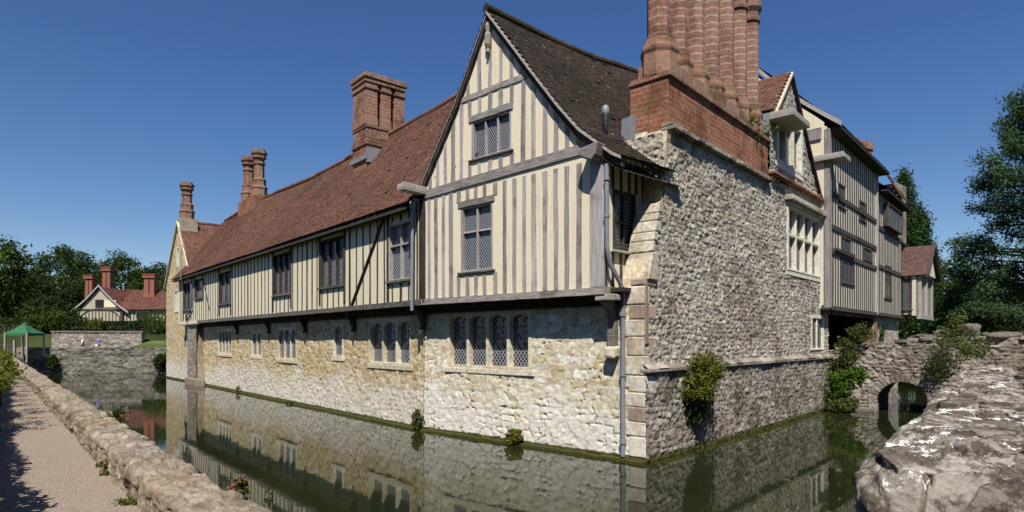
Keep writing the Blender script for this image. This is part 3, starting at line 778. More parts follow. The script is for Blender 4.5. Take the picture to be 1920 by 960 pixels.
# ---- long timber range --------------------------------------------------------------
OM = .56
MW_ = [(-.42, 1.13, 5.03, 6.94), (4.6, 6.82, 5.16, 7.1), (10.1, 12.3, 5.15, 7.08), (19.1, 21.3, 5.14, 6.98), (25.0, 26.95, 5.76, 7.0), (28.0, 30.0, 5.1, 6.98)]
b = MB(); wall_holes(b, FM, OM - .02, 4.15, lambda t: 7.55, [-.78, 31.6], MW_)
b.face([FM.p(31.6, OM - .02, 4.15), FM.p(31.6, 0, 4.15), FM.p(31.6, 0, 7.5), FM.p(31.6, OM - .02, 7.5)])
rng_wall = b.build('timber_wall', m_pl_main, house); rng_wall['label'] = 'cream plaster wall with close thin dark studs'
near, far = [], []
t = -.7
while t < 31.5:
    (near if t < 18 else far).append((t, .12 if int(t * 10) % 40 < 5 else .068)); t += random.uniform(.47, .56)
grow = lambda q: (q[0] - .08, q[1] + .08, q[2] - .12, q[3] + .06)
studs(FM, rng_wall, OM - .02, near, m_timd, 4.3, 7.5, [grow(q) for q in MW_], 0, rails=[(7.2, 7.28)], hang=.024)
m = MB(); studs(FM, rng_wall, OM - .02, far, m_timd, 4.3, 7.5, [grow(q) for q in MW_], 0, single=m, hang=.024); m.build('stud', m_timd, rng_wall)['kind'] = 'stuff'
for q in MW_:
    for a_, c_ in ((q[0] - .1, q[0] - .002), (q[1] + .002, q[1] + .1)): MB().box(FM, a_, c_, OM - .08, OM + .03, q[2] - .7 if q[2] < 5.5 else q[2], 7.25, .006).build('window_post', m_timd, rng_wall)
MB().box(FM, -1.02, -.74, -.3, OM - .05, 4.2, 7.7, .008).build('corner_post', m_timd, rng_wall, bevel=.015)
m = MB(); tq = np.linspace(1.45, 3.9, 5); zq = np.linspace(7.25, 4.33, 5)
m.tube([FM.p(a, OM + .03, z) for a, z in zip(tq, zq)], .05, 4); m.build('brace', m_timd, rng_wall)
m = MB(); m.tube([FM.p(a, OM + .02, z) for a, z in zip(np.linspace(23.4, 24.9, 4), (4.9, 5.6, 6.3, 7.0))], .03, 4); m.build('brace', m_timd, rng_wall)
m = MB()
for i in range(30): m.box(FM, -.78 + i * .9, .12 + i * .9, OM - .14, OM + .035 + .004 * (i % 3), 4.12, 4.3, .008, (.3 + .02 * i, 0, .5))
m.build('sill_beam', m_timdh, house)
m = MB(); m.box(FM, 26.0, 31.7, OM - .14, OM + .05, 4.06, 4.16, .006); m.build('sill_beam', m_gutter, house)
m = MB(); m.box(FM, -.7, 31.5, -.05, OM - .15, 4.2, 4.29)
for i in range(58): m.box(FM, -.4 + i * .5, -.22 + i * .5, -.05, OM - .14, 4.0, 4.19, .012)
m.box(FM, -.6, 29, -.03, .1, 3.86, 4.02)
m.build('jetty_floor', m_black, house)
m = MB(); m.box(FM, -.7, 31.6, OM - .1, OM + .05, 7.27, 7.48, .01); m.build('wall_plate', m_timd, house)
mw = dict(fm=m_timd, sillm=m_timdh, fw=.08, mw=.06, depth=.2, proud=.03, sw=.09, sp=.1)
for q, n, tr in zip(MW_, (2, 3, 3, 2, 1, 2), ((6.2,), (), (), (), (), ())):
    window(house, FM, OM - .02, q[0], q[1], q[2], q[3], n, tr, **(dict(mw, fm=m_gutter, fw=.06) if tr else mw))

# ---- roofs ---------------------------------------------------------------------------
EZ, EO, RZ, RO = 7.34, .92, 12.08, -2.6
SL = math.hypot(EO - RO, RZ - EZ)
def kick(a): return .34 * np.exp(-np.maximum(a - .6, 0) / 1.3) + .12 * np.sin(a * .33)
def Pm(a, b):
    f = b / SL
    lift = kick(a) * f + .28 * np.maximum(0, .18 - f)           # sprocketed eave, rising ridge beside the wing
    return FM.ps(a, EO + (RO - EO) * f, EZ + (RZ - EZ) * f + lift - .18 * np.sin(np.pi * f) * .6)
def keep_m(a, b):
    q = Pm(a, b); t, o = FW.inv(q[:, 0], q[:, 1]); return ((o < OW - .06) | (t > 7.74)) & (a < 32.2)
tiles('roof', Pm, 36, SL, .105, .175, m_tile_red, house, keep_m, a0=-3.2, seed=5)['label'] = 'long red brown tiled roof slope facing the moat'
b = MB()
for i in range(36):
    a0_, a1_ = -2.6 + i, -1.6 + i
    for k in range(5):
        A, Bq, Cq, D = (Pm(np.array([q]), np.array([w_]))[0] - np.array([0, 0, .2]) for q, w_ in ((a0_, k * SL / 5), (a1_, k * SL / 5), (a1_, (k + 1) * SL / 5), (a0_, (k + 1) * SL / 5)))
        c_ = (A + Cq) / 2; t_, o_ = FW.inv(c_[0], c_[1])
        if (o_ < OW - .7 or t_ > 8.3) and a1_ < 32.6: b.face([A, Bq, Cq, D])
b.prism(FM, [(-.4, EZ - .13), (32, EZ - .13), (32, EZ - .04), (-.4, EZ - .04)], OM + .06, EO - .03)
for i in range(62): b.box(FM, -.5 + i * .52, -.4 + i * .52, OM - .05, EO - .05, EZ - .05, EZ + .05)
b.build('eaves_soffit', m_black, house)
def Pm2(a, b):
    q = Pm(a, SL - b); f = b / SL; return FM.ps(a, RO - 3.5 * f, 12.1 - 4.6 * f + kick(a) * (1 - f))
tiles('roof', Pm2, 34, SL, .21, .3, m_tile_red, house, lambda a, b: a < 32, a0=-2.5, seed=6)['label'] = 'back slope of the long red roof'
def ridge(P, name='ridge_tiles', mat=None, r=.13, dz=.0):
    mb = MB()
    for p, q in zip(P[:-1], P[1:]):
        p, q = np.array(p, float), np.array(q, float); n = max(1, int(np.linalg.norm(q - p) / .42))
        for i in range(n):
            s0, s1 = p + (q - p) * i / n, p + (q - p) * ((i + 1) / n - .012); j = random.uniform(-.012, .012)
            mb.tube([(s0[0], s0[1], s0[2] + dz + j), (s1[0], s1[1], s1[2] + dz + j)], [r * 1.03, r * .97], 8)
    return mb.build(name, mat or m_tile_red, house)
ridge([tuple(Pm(np.array([a]), np.array([SL]))[0] + np.array([0, 0, .0])) for a in np.arange(-1.0, 32.2, 1.2)])

# wing roof: bell-cast verge profile swept back along the ridge
RDIR = np.array((.757, .653))
prof = np.array([(.1, 7.38), (.42, 7.56), (1.41, 8.38), (2.08, 9.16), (2.98, 10.33), (4.61, 12.48)])
cum = np.concatenate([[0], np.cumsum(np.hypot(*np.diff(prof, axis=0).T))])
def Pw(a, b):
    t = np.interp(b, cum, prof[:, 0]); z = np.interp(b, cum, prof[:, 1])
    q = FW.ps(t, OW + .16, z); q[:, 0] += RDIR[0] * a; q[:, 1] += RDIR[1] * a
    q[:, 2] += -.09 * np.sin(np.clip(a / 7, 0, 1) * np.pi) * (b / cum[-1]) + .05 * np.clip(a - 4, 0, 3) * b / cum[-1]; return q
def keep_w(a, b):
    q = Pw(a, b); t, o = FR.inv(q[:, 0], q[:, 1]); return ~((t > 1.5) & (o > -1.0)) & ~((t > 1.0) & (o > .12))
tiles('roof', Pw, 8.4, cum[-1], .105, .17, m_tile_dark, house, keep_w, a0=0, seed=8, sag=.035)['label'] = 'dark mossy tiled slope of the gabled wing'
prof2 = np.array([(7.85, 7.55), (7.35, 8.2), (5.89, 10.28), (5.32, 11.24), (4.61, 12.48)]); cum2 = np.concatenate([[0], np.cumsum(np.hypot(*np.diff(prof2, axis=0).T))])
def Pw2(a, b):
    q = FW.ps(np.interp(b, cum2, prof2[:, 0]), OW + .14, np.interp(b, cum2, prof2[:, 1])); q[:, 0] += RDIR[0] * a; q[:, 1] += RDIR[1] * a; q[:, 2] += .05 * np.clip(a - 4, 0, 3) * b / cum2[-1]; return q
tiles('roof', Pw2, 8.4, cum2[-1], .105, .17, m_tile_red, house, None, a0=0, seed=9, sag=.03)['label'] = 'red tiled left slope of the gabled wing'
ridge([tuple(Pw(np.array([a]), np.array([cum[-1]]))[0] + np.array([0, 0, .02])) for a in (0, 2, 4, 6, 8.3)], mat=m_tile_dark)
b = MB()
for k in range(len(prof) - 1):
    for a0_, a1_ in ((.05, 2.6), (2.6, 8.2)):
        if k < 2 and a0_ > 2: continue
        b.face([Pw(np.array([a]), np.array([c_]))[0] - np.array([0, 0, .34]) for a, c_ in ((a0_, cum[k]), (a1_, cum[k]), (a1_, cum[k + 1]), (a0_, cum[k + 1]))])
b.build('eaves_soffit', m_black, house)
def verge(pts, fr, o0, o1, dz0, dz1, name, mat, jit=0):
    mb = MB()
    for (t0, z0), (t1, z1) in zip(pts[:-1], pts[1:]):
        n = max(1, int(math.hypot(t1 - t0, z1 - z0) / .3))
        for i in range(n):
            a, c_ = i / n, (i + 1) / n; j = random.uniform(-jit, jit)
            ta, tb, za, zb = t0 + (t1 - t0) * a, t0 + (t1 - t0) * c_, z0 + (z1 - z0) * a, z0 + (z1 - z0) * c_
            mb.prism(fr, [(ta, za + dz0), (tb, zb + dz0), (tb, zb + dz1), (ta, za + dz1)], o0, o1 + j)
    return mb.build(name, mat, house)
RV = [(.16, 7.36), (.42, 7.5), (1.41, 8.31), (2.08, 9.09), (2.98, 10.25), (4.6, 12.38)]
LV = [(7.62, 7.75), (7.35, 8.13), (5.89, 10.21), (5.32, 11.17), (4.62, 12.38)]
verge(RV, FW, OW - .015, OW + .09, -.2, -.04, 'bargeboard', m_timd); verge(LV, FW, OW - .015, OW + .09, -.2, -.04, 'bargeboard', m_timd)
verge(RV, FW, OW - .02, OW + .17, -.03, .05, 'verge_mortar', m_mortar, .006); verge(LV, FW, OW - .02, OW + .13, -.03, .02, 'verge_mortar', m_mortar, .006)
b = MB(); q = FW.p(4.6, OW + .08, 0); b.lathe(q[0], q[1], [(.02, 11.2), (.07, 11.26), (.05, 11.36), (.1, 11.48), (.1, 11.78), (.06, 11.84), (.08, 12.0), (.05, 12.1)], 8); b.build('gable_pendant', m_timh, house)

# far cross gable roof
def far_slope(sgn):
    half = 4.6; L = math.hypot(half, 4.95)
    def P(a, b):
        f = b / L; return FM.ps(33.9 + sgn * half * (1 - f), .16 - a, 7.0 + 4.98 * f)
    return P, L
for sgn, sd in ((-1, 31), (1, 32)):
    P_, L_ = far_slope(sgn); tiles('roof', P_, 7.5, L_, .12, .2, m_tile_red, house, seed=sd)['label'] = 'steep tiled slope of the far stone gable'
ridge([FM.p(33.9, .1 - a, 12.0) for a in (0, 3, 7)])
verge([(38.4, 7.1), (33.9, 11.95)], FM, 0., .2, -.06, .05, 'verge_mortar', m_ashlar); verge([(30.0, 7.6), (33.9, 11.95)], FM, 0., .2, -.06, .05, 'verge_mortar', m_ashlar)

# ---- chimneys ------------------------------------------------------------------------
# three joined shafts on the long roof
ch = MB().box(FM, 6.62, 7.95, -3.3, -1.45, 10.2, 11.55).build('chimney', m_brick_hot, house); ch['label'] = 'tall brick chimney of three joined shafts'
m = MB()
for z0_, z1_, e_ in ((11.5, 11.62, .06), (11.62, 11.8, .03), (12.25, 12.34, .04), (11.8, 12.25, -.0)): m.box(FM, 6.62 - e_, 7.95 + e_, -3.3 - e_, -1.45 + e_, z0_, z1_, .008)
m.build('moulded_base', m_brick_old, ch, bevel=.03)
for i, (o0, o1) in enumerate(((-1.98, -1.42), (-2.64, -2.2), (-3.34, -2.88))):
    m = MB(); m.box(FM, 6.66, 7.9, o0, o1, 12.36, 14.25); m.build('flue_shaft', m_brick, ch)
    MB().box(FM, 6.6, 7.96, o0 - .05, o1 + .05, 13.95, 14.07, .006).build('brick_band', m_brick_old, ch, bevel=.02); MB().box(FM, 6.63, 7.93, o0 - .03, o1 + .03, 12.36, 12.75, .006).build('brick_band', m_brick_old, ch, bevel=.02)
m = MB(); m.box(FM, 7.05, 7.6, -3.2, -1.6, 12.4, 14.3); m.build('flue_gap_shade', m_black, ch)  # black block paints shade into the gaps between the shafts
m = MB(); m.box(FM, 6.6, 7.97, -3.4, -1.36, 14.25, 14.42, .015); m.box(FM, 6.56, 8.01, -3.44, -1.32, 14.42, 14.62, .02); m.box(FM, 6.66, 7.9, -3.3, -1.45, 14.62, 14.72, .03); m.build('chimney_cap', m_brick_old, ch, bevel=.02)
m = MB(); m.prism(FM, [(6.5, 10.85), (8.1, 10.85), (8.1, 11.05), (6.5, 11.05)], -1.6, -1.36); m.box(FM, 6.48, 6.6, -2.5, -1.4, 10.7, 11.35, .02); m.build('lead_flashing', m_lead, ch)
# twin octagonal shafts
def octo(cx, cy, z0, z1, r, mat=None, cap=True, base=True, n=8):
    P = []
    if base: P += [(r * 1.5, z0), (r * 1.5, z0 + .55), (r * 1.62, z0 + .58), (r * 1.62, z0 + .68), (r * 1.28, z0 + .78), (r * 1.28, z0 + 1.05), (r * 1.36, z0 + 1.1), (r * 1.36, z0 + 1.18), (r, z0 + 1.28)]
    else: P += [(r, z0)]
    if cap: P += [(r, z1 - 1.0), (r * 1.2, z1 - .97), (r * 1.2, z1 - .88), (r, z1 - .84), (r * 1.02, z1 - .66), (r * 1.38, z1 - .56), (r * 1.38, z1 - .46), (r * 1.2, z1 - .42), (r * 1.55, z1 - .3), (r * 1.55, z1 - .16), (r * 1.2, z1 - .12), (r * 1.2, z1)]
    else: P += [(r, z1)]
    return MB().lathe(cx, cy, P, n, rot=math.pi / 8 + .72)
ch = MB().box(FM, 23.3, 26.7, -3.1, -2.1, 11.0, 12.4).build('chimney', m_brick_hot, house); ch['label'] = 'pair of octagonal brick shafts on the long ridge'
for t_ in (26.05, 23.95):
    q = FM.p(t_, -2.6, 0); octo(q[0], q[1], 12.4, 15.55, .33).build('flue_shaft', m_brick_old if t_ < 24 else m_brick, ch)
q = FM.p(33.75, -.5, 0)
ch = MB().box(FM, 33.15, 34.4, -1.1, .05, 11.2, 12.15, .02).build('chimney', m_rub_kerb, house); ch['label'] = 'single octagonal brick shaft on the far stone gable'
octo(q[0], q[1], 12.1, 14.95, .34).build('flue_shaft', m_brick, ch)

# the great stack on the right hand front: brick base, seven polygonal shafts
ch = MB().box(FR, 1.33, 8.66, -1.14, -.02, 8.2, 9.95).build('chimney', m_brick_hot, house); ch['label'] = 'great brick stack with seven tall polygonal shafts'
m = MB()
for i in range(16):
    a_ = 1.3 + i * .46
    m.new(); m.box(FR, a_, a_ + .455, -.2, .2 + random.uniform(-.02, .02), 8.5, 8.6, .012); m.box(FR, a_, a_ + .455, -.2, .12, 8.62, 8.7, .01)
m.build('stone_string', m_rub_plinth, ch, bevel=.015)
m = MB().box(FR, 1.28, 8.74, -1.18, .07, 9.93, 10.03, .006).box(FR, 1.33, 8.7, -1.14, .03, 10.03, 10.1, .006); m.build('brick_band', m_brick_old, ch, bevel=.015)
m = MB().box(FR, 1.5, 8.5, -1.0, -.12, 10.05, 10.5); m.build('stack_shoulder', m_brick_old, ch)
for i in range(7):
    t_ = 1.78 + i * 1.09; q = FR.p(t_, -.5, 0); r_ = .35 if i == 0 else .285
    zb = 10.08
    P = [(r_ * 1.42, zb), (r_ * 1.42, zb + .62), (r_ * 1.52, zb + .7), (r_ * 1.52, zb + .78), (r_ * 1.3, zb + .9), (r_ * 1.22, zb + 1.02), (r_ * 1.12, zb + 1.06), (r_ * 1.12, zb + 1.12), (r_, zb + 1.17), (r_, 14.1), (r_ * 1.2, 14.14), (r_ * 1.2, 14.25), (r_ * 1.05, 14.3), (r_ * 1.05, 14.45), (r_ * 1.4, 14.6), (r_ * 1.4, 14.8), (r_ * 1.15, 14.85), (r_ * 1.15, 15.0)]
    MB().lathe(q[0], q[1], P[:9], 8, rot=.35 + .06 * i).build('shaft_base', m_brick_old, ch)
    MB().lathe(q[0], q[1], P[8:], 8, rot=.35 + .06 * i, star=0).build('flue_shaft', m_brick_shaft if i else m_brick, ch)
m = MB().box(FR, 1.2, 1.36, -1.35, -.95, 8.4, 9.1, .02).box(FR, 1.0, 1.36, -1.3, -.85, 8.15, 8.42, .03); m.build('lead_flashing', m_lead, ch)
P, bq = clumps(FR.p(7.4, .05, 10.15), (.5, .3, .35), 14, 22, .1, 77); leaves('sprouting_weeds', P, .06, m_leaf_gold, ch, bright=bq, seed=7)
# lead vent on the wing roof
q = Pw(np.array([1.15]), np.array([1.75]))[0]
MB().lathe(q[0], q[1], [(.075, q[2] - .25), (.075, q[2] + .5), (.095, q[2] + .52), (.105, q[2] + .58), (.105, q[2] + .68), (.07, q[2] + .76), (.02, q[2] + .78)], 10, smooth=True).build('vent_pipe', m_lead, house)
# ---- right hand dormer gable -----------------------------------------------------------
DG = (9.45, 12.25, 9.5, 11.25)
def dg_top(t): return np.where(t < 10.8, 13.0 - (10.8 - t) * 1.12, 13.0 - (t - 10.8) * 1.06)
rubble('dormer_gable_wall', FR, 8.7, 14.55, 8.9, 13.0, .05, m_rub_grey, house, cw=.26, ch=.17, amp=.045, seed=33, holes=[], keep=lambda t, z: ~((t > DG[0]) & (t < DG[1]) & (z > DG[2]) & (z < DG[3])), top=lambda t: np.maximum(dg_top(t), 9.0), T=lines(8.7, 14.55, .05, DG[:2]))
window(house, FR, 0, DG[0] - .06, DG[1] + .06, DG[2] - .06, DG[3] + .08, 3, **dict(kw, fw=.22, mw=.17, proud=.07))
for sgn, sd in ((-1, 41), (1, 42)):
    L_ = math.hypot(3.75, 4.0)
    tiles('roof', lambda a, b, s=sgn, L=L_: FR.ps(10.8 + s * 3.75 * (1 - b / L), .14 - a, 9.1 + 4.0 * b / L), 6.5, L_, .12, .19, m_tile_red, house, seed=sd,
          keep=(lambda a, b: ~((b < 2.9) & (a < 1.6))) if sgn < 0 else None)['label'] = 'small tiled slope of the stone dormer gable'
verge([(8.9, 10.9), (10.8, 13.02)], FR, -.02, .17, -.07, .05, 'verge_mortar', m_ashlar); verge([(14.6, 8.98), (10.8, 13.02)], FR, -.02, .17, -.07, .05, 'verge_mortar', m_timd)
b = MB(); b.box(FR, 14.3, 15.9, -.1, .16, 9.0, 9.12, .01); b.box(FR, 8.7, 15.0, -.05, .22, 8.84, 8.94, .01); b.build('string_course', m_brick_hot, house, bevel=.02)
def spout(fr, t0, t1, o0, o1, z, name='gutter_spout'):
    m = MB(); m.box(fr, t0, t1, o0, o1, z, z + .05, .006); m.box(fr, t0, t0 + .06, o0, o1, z + .05, z + .24, .008); m.box(fr, t1 - .06, t1, o0, o1, z + .05, z + .2, .008); m.box(fr, t0 + .06, t1 - .06, o1 - .06, o1, z + .052, z + .2, .006)
    return m.build(name, m_gutter, house, bevel=.015)
spout(FR, 8.62, 10.5, -.3, .85, 10.72); spout(FR, 14.5, 15.6, -.5, 1.0, 10.55)
b = MB(); b.box(FR, 8.55, 8.8, -.3, .05, 10.3, 10.95, .02); b.build('lead_flashing', m_lead, house)
spout(FW, 7.35, 7.65, .2, 1.55, 7.62)

# ---- rear timber range on the right ------------------------------------------------------
OR = .3
RW1 = [(16.4, 17.6, 8.98, 10.0), (20.3, 21.5, 8.95, 9.88), (16.9, 18.6, 6.98, 7.72), (17.0, 19.1, 5.62, 6.73), (21.1, 22.8, 7.06, 7.7)]
b = MB(); wall_holes(b, FR, OR, 4.35, lambda t: 12.0, [14.75, 23.9], RW1)
b.face([FR.p(14.75, OR, 4.35), FR.p(14.75, -2, 4.35), FR.p(14.75, -2, 13.6), FR.p(14.75, OR, 12.)][::-1])
w1 = b.build('timber_wall', m_pl_rear, house); w1['label'] = 'grey close studded wall of the tall rear range'
def sparse(a, c_, s): return [(t_, .2) for t_ in np.arange(a, c_, s)]
rl = [(9.2, 9.42), (7.78, 7.98), (6.72, 6.9)]
m = MB(); studs(FR, w1, OR, sparse(15.2, 23.8, .41), m_timr, 4.5, 11.9, RW1, 0, rails=rl, single=m, hang=.012); m.build('stud', m_timr, w1)['kind'] = 'stuff'
for z_, _ in rl: rail(FR, (14.8, z_), (23.9, z_), OR, m_timr, w1, .2, 'rail', .06)
for t_, w_ in ((14.86, .34), (23.9, .26)): MB().box(FR, t_ - w_ / 2, t_ + w_ / 2, OR - .1, OR + .11, 4.36, 11.9, .012).build('corner_post', m_tim, w1, bevel=.02)
m = MB().box(FR, 14.7, 24.0, OR - .2, OR + .08, 4.3, 4.48, .01)
for i in range(19): m.box(FR, 14.9 + i * .48, 15.1 + i * .48, OR - .3, OR + .02, 4.14, 4.3, .01)
m.build('sill_beam', m_timr, house)
rw = dict(fm=m_timr, sillm=m_timr, glass=m_glass_dk, fw=.08, mw=.05, depth=.03, proud=.03, sw=.07, sp=.07)
for q, n in zip(RW1, (2, 2, 3, 3, 3)): window(house, FR, OR, *q, n, **rw)
m = MB(); m.box(FR, 15.6, 18.9, OR + .01, OR + .14, 6.86, 7.0, .02); m.build('window_hood', m_timr, house)
RW2 = [(25.6, 29.6, 9.3, 10.6), (26.1, 27.8, 5.4, 7.25)]
b = MB(); wall_holes(b, FR, OR - .02, 4.4, lambda t: 11.15, [24.05, 30.9], RW2)
w2 = b.build('timber_wall', m_pl_rear, house); w2['label'] = 'grey close studded wall of the lower rear range'
m = MB(); studs(FR, w2, OR - .02, sparse(24.4, 30.9, .4), m_timr, 4.5, 11.1, RW2, 0, rails=[(9.0, 9.2), (6.9, 7.1)], single=m, hang=.012); m.build('stud', m_timr, w2)['kind'] = 'stuff'
for z_ in (9.0, 6.9): rail(FR, (24.05, z_), (30.9, z_), OR - .02, m_timr, w2, .2, 'rail', .06)
MB().box(FR, 24.0, 31.0, OR - .2, OR + .06, 4.34, 4.5, .01).build('sill_beam', m_timr, house)
window(house, FR, OR + .25, 25.6, 29.6, 9.3, 10.6, 4, **dict(rw, glass=m_glass, depth=.08, sill=False)); MB().box(FR, 25.62, 29.58, OR - .05, OR + .15, 9.32, 10.58).build('window_box', m_timr, house); window(house, FR, OR - .02, 26.1, 27.8, 5.4, 7.25, 2, (6.3,), **rw)
# undercroft, pier and stone wall below
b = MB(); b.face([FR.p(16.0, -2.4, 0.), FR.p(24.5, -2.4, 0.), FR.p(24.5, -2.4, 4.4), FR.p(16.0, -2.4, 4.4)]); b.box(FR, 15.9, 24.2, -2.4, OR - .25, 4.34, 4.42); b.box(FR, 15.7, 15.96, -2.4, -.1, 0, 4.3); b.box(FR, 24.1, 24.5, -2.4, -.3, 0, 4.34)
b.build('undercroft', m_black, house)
MB().prism(FR, [(23.2, -.4), (24.6, -.4), (24.6, 4.34), (23.9, 4.34), (23.6, 2.6)], -.5, .22).build('brick_pier', m_brick_old, house)
rubble('stone_wall', FR, 24.6, 31.5, -.4, 4.4, .08, m_rub_grey, house, cw=.3, ch=.2, amp=.04, seed=44, holes=[(26.0, 27.4, 2.2, 3.8)])['label'] = 'short stone wall below the rear timber range'
b = MB(); b.box(FR, 25.9, 27.5, -.35, -.25, 2.0, 3.9); b.build('doorway', m_black, house)
# rear roofs
def slab_roof(fr, t0, t1, o0, z0, o1, z1, mat, seed, label, c=.16):
    L = math.hypot(o1 - o0, z1 - z0); r_ = tiles('roof', lambda a, b: fr.ps(t0 + a, o0 + (o1 - o0) * b / L, z0 + (z1 - z0) * b / L), t1 - t0, L, c, .24, mat, house, seed=seed); r_['label'] = label; return r_
slab_roof(FR, 14.75, 24.6, .82, 11.98, -3.4, 16.2, m_tile_dark, 51, 'steep tiled roof of the tall rear range')
slab_roof(FR, 24.3, 31.3, .75, 11.1, -3.0, 14.4, m_tile_dark, 52, 'tiled roof of the lower rear range')
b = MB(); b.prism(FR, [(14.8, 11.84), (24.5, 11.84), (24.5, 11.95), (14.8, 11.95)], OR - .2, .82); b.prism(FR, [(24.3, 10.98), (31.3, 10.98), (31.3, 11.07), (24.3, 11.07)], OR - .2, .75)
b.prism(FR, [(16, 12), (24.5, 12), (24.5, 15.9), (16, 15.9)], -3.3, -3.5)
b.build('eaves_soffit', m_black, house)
b = MB(); 
for k in range(6):
    f0, f1 = k / 6, (k + 1) / 6
    P4 = [(.86 - 4.3 * f, 11.9 + 4.25 * f - .25 * math.sin(math.pi * f)) for f in (f0, f1)]
    P8 = [FR.p(t_, o_, z_ + d_) for t_ in (14.62, 14.76) for (o_, z_) in P4 for d_ in (0, .2)]
    b.new(); b.mesh(P8, [(0, 2, 3, 1), (4, 5, 7, 6), (0, 4, 6, 2), (1, 3, 7, 5), (0, 1, 5, 4), (2, 6, 7, 3)])
b.build('bargeboard', m_gutter, house)
b = MB(); b.box(FR, 14.62, 14.74, -2.2, .1, 11.5, 12.0, .01); b.build('gable_beam', m_tim, house)
b = MB(); b.face([FR.p(14.7, -3.3, 9), FR.p(14.7, .2, 9), FR.p(14.7, .2, 12.2), FR.p(14.7, -3.3, 15.6)]); b.build('gable_infill', m_pl_wing, house)
ch = MB().box(FR, 30.3, 32.6, -3.2, -2.0, 12, 15.9).build('chimney', m_brick_old, house); ch['label'] = 'broad brick chimney behind the rear eaves'
q = FR.p(33.2, -2.6, 0); MB().lathe(q[0], q[1], [(.85, 12), (.85, 15.6), (.95, 15.7), (.95, 16.2), (.8, 16.25)], 8).build('flue_shaft', m_brick_old, ch)
b = MB().prism(FR, [(30.2, 9.2), (30.2, 12.6), (33.0, 12.9), (33.0, 9.2)], -2.6, .2); b.build('rear_stone_gable', m_rub_grey, house)
slab_roof(FR, 28.6, 31.6, .6, 11.5, -.4, 13.4, m_tile_red, 53, 'small red tiled roof beside the rear gable')
# porch bay at the far right end
b = MB(); b.box(FR, 31.0, 36.6, -1, 1.2, 4.6, 7.1); b.build('porch_wall', m_pl_rear, house)
m = MB()
for i in range(6): m.box(FR, 30.97, 31.02, -.8 + i * .36, -.68 + i * .36, 4.6, 7.0)
for i in range(14): m.box(FR, 31.1 + i * .4, 31.22 + i * .4, 1.17, 1.22, 4.6, 7.0)
m.build('stud', m_timr, house)['kind'] = 'stuff'
m = MB()
for t_, o_ in ((31.1, 1.28), (33.2, 1.28), (35.3, 1.28)): m.box(FR, t_ - .14, t_ + .14, o_ - .1, o_ + .04, 4.5, 7.1, .01)
m.box(FR, 30.9, 35.6, 1.1, 1.34, 4.3, 4.56, .01); m.box(FR, 30.9, 35.6, 1.1, 1.33, 6.95, 7.1, .01); m.build('porch_frame', m_gutter, house)
MB().box(FR, 30.9, 31.04, .84, 1.06, 4.5, 7.0, .01).build('porch_post', m_ashlar_white, house)
FX = Frame(FR.p(30.98, .3, 0)[:2], FR.n, -FR.u)
window(house, FX, 0.02, .05, .5, 4.9, 6.8, 1, **dict(rw, fw=.05))
L_ = math.hypot(2.45, 2.1)
for s_, sd in ((-1, 61), (1, 62)): tiles('roof', lambda a, b, s=s_: FR.ps(33.2 + s * 2.45 * (1 - b / L_), -.9 + a, 6.95 + 2.1 * b / L_), 2.65, L_, .13, .2, m_tile_mid, house, seed=sd)['label'] = 'little tiled porch roof at the far end'
b = MB(); b.mesh([FR.p(t_, o_, z_) for o_ in (1.25, 1.5) for t_, z_ in ((31.05, 7.05), (35.35, 7.05), (33.2, 8.9))], [(0, 1, 2), (5, 4, 3), (0, 3, 4, 1), (1, 4, 5, 2), (2, 5, 3, 0)]); b.build('porch_gable', m_pl_rear, house)
for s_ in (-1, 1):
    b = MB(); b.prism(FR, [(33.2 + s_ * 2.5, 6.8), (33.2, 8.95), (33.2, 9.12), (33.2 + s_ * 2.5, 6.98)], 1.62, 1.76); b.build('bargeboard', m_timr, house)

# ---- pipes ---------------------------------------------------------------------------
m = MB(); pp = [FW.p(.62, .66, 7.3), FW.p(.6, .68, 5.3), FW.p(.58, .6, 4.9), FW.p(.52, .2, 4.45), FW.p(.5, .1, 4.2), FW.p(.5, .1, 2.2), FW.p(.5, .1, .1)]
m.tube(pp, .062, 10)
for z_ in (6.9, 6.0): q = FW.p(.61, .67, z_); m.lathe(q[0], q[1], [(.08, z_), (.08, z_ + .07)], 10)
for z_ in (3.6, 2.1, .42): q = FW.p(.5, .1, z_); m.lathe(q[0], q[1], [(.085, z_), (.085, z_ + .1)], 10)
m.build('drainpipe', m_pipe, house)
m = MB(); m.tube([FM.p(-.62, .66, 7.3), FM.p(-.62, .68, 6.8), FM.p(-.62, .7, 5.0), FM.p(-.62, .7, 3.95)], .055, 10); m.lathe(*FM.p(-.62, .66, 0)[:2], [(.07, 7.1), (.13, 7.3), (.13, 7.45)], 8); m.build('drainpipe', m_pipe, house)
m = MB(); m.tube([FM.p(27.45, .66, 7.2), FM.p(27.45, .66, 5.2), FM.p(28.9, .66, 4.6), FM.p(28.9, .46, 3.8), FM.p(28.9, .46, .05)], .065, 8)
for z_ in (4.4, 3.0, 1.6): q = FM.p(28.9, .46, z_); m.lathe(q[0], q[1], [(.1, z_), (.1, z_ + .12)], 8)
m.tube([FM.p(29.0, .95, 7.1), FM.p(29.0, .95, 9.3)], .03, 6); m.build('drainpipe', m_pipe, house)
# algae ledge at the waterline
m = MB()
for i in range(20): m.box(FW, -.08 + i * .425, .335 + i * .425, -.1, .13 + random.uniform(-.02, .02), -.4, .05 + random.uniform(-.015, .02), .01)
for i in range(46): m.box(FM, .0 + i * .57, .56 + i * .57, -.1, .13 + random.uniform(-.02, .03), -.4, .05 + random.uniform(-.015, .02), .01)
m.build('footing_ledge', m_rub_main, house, bevel=.02)
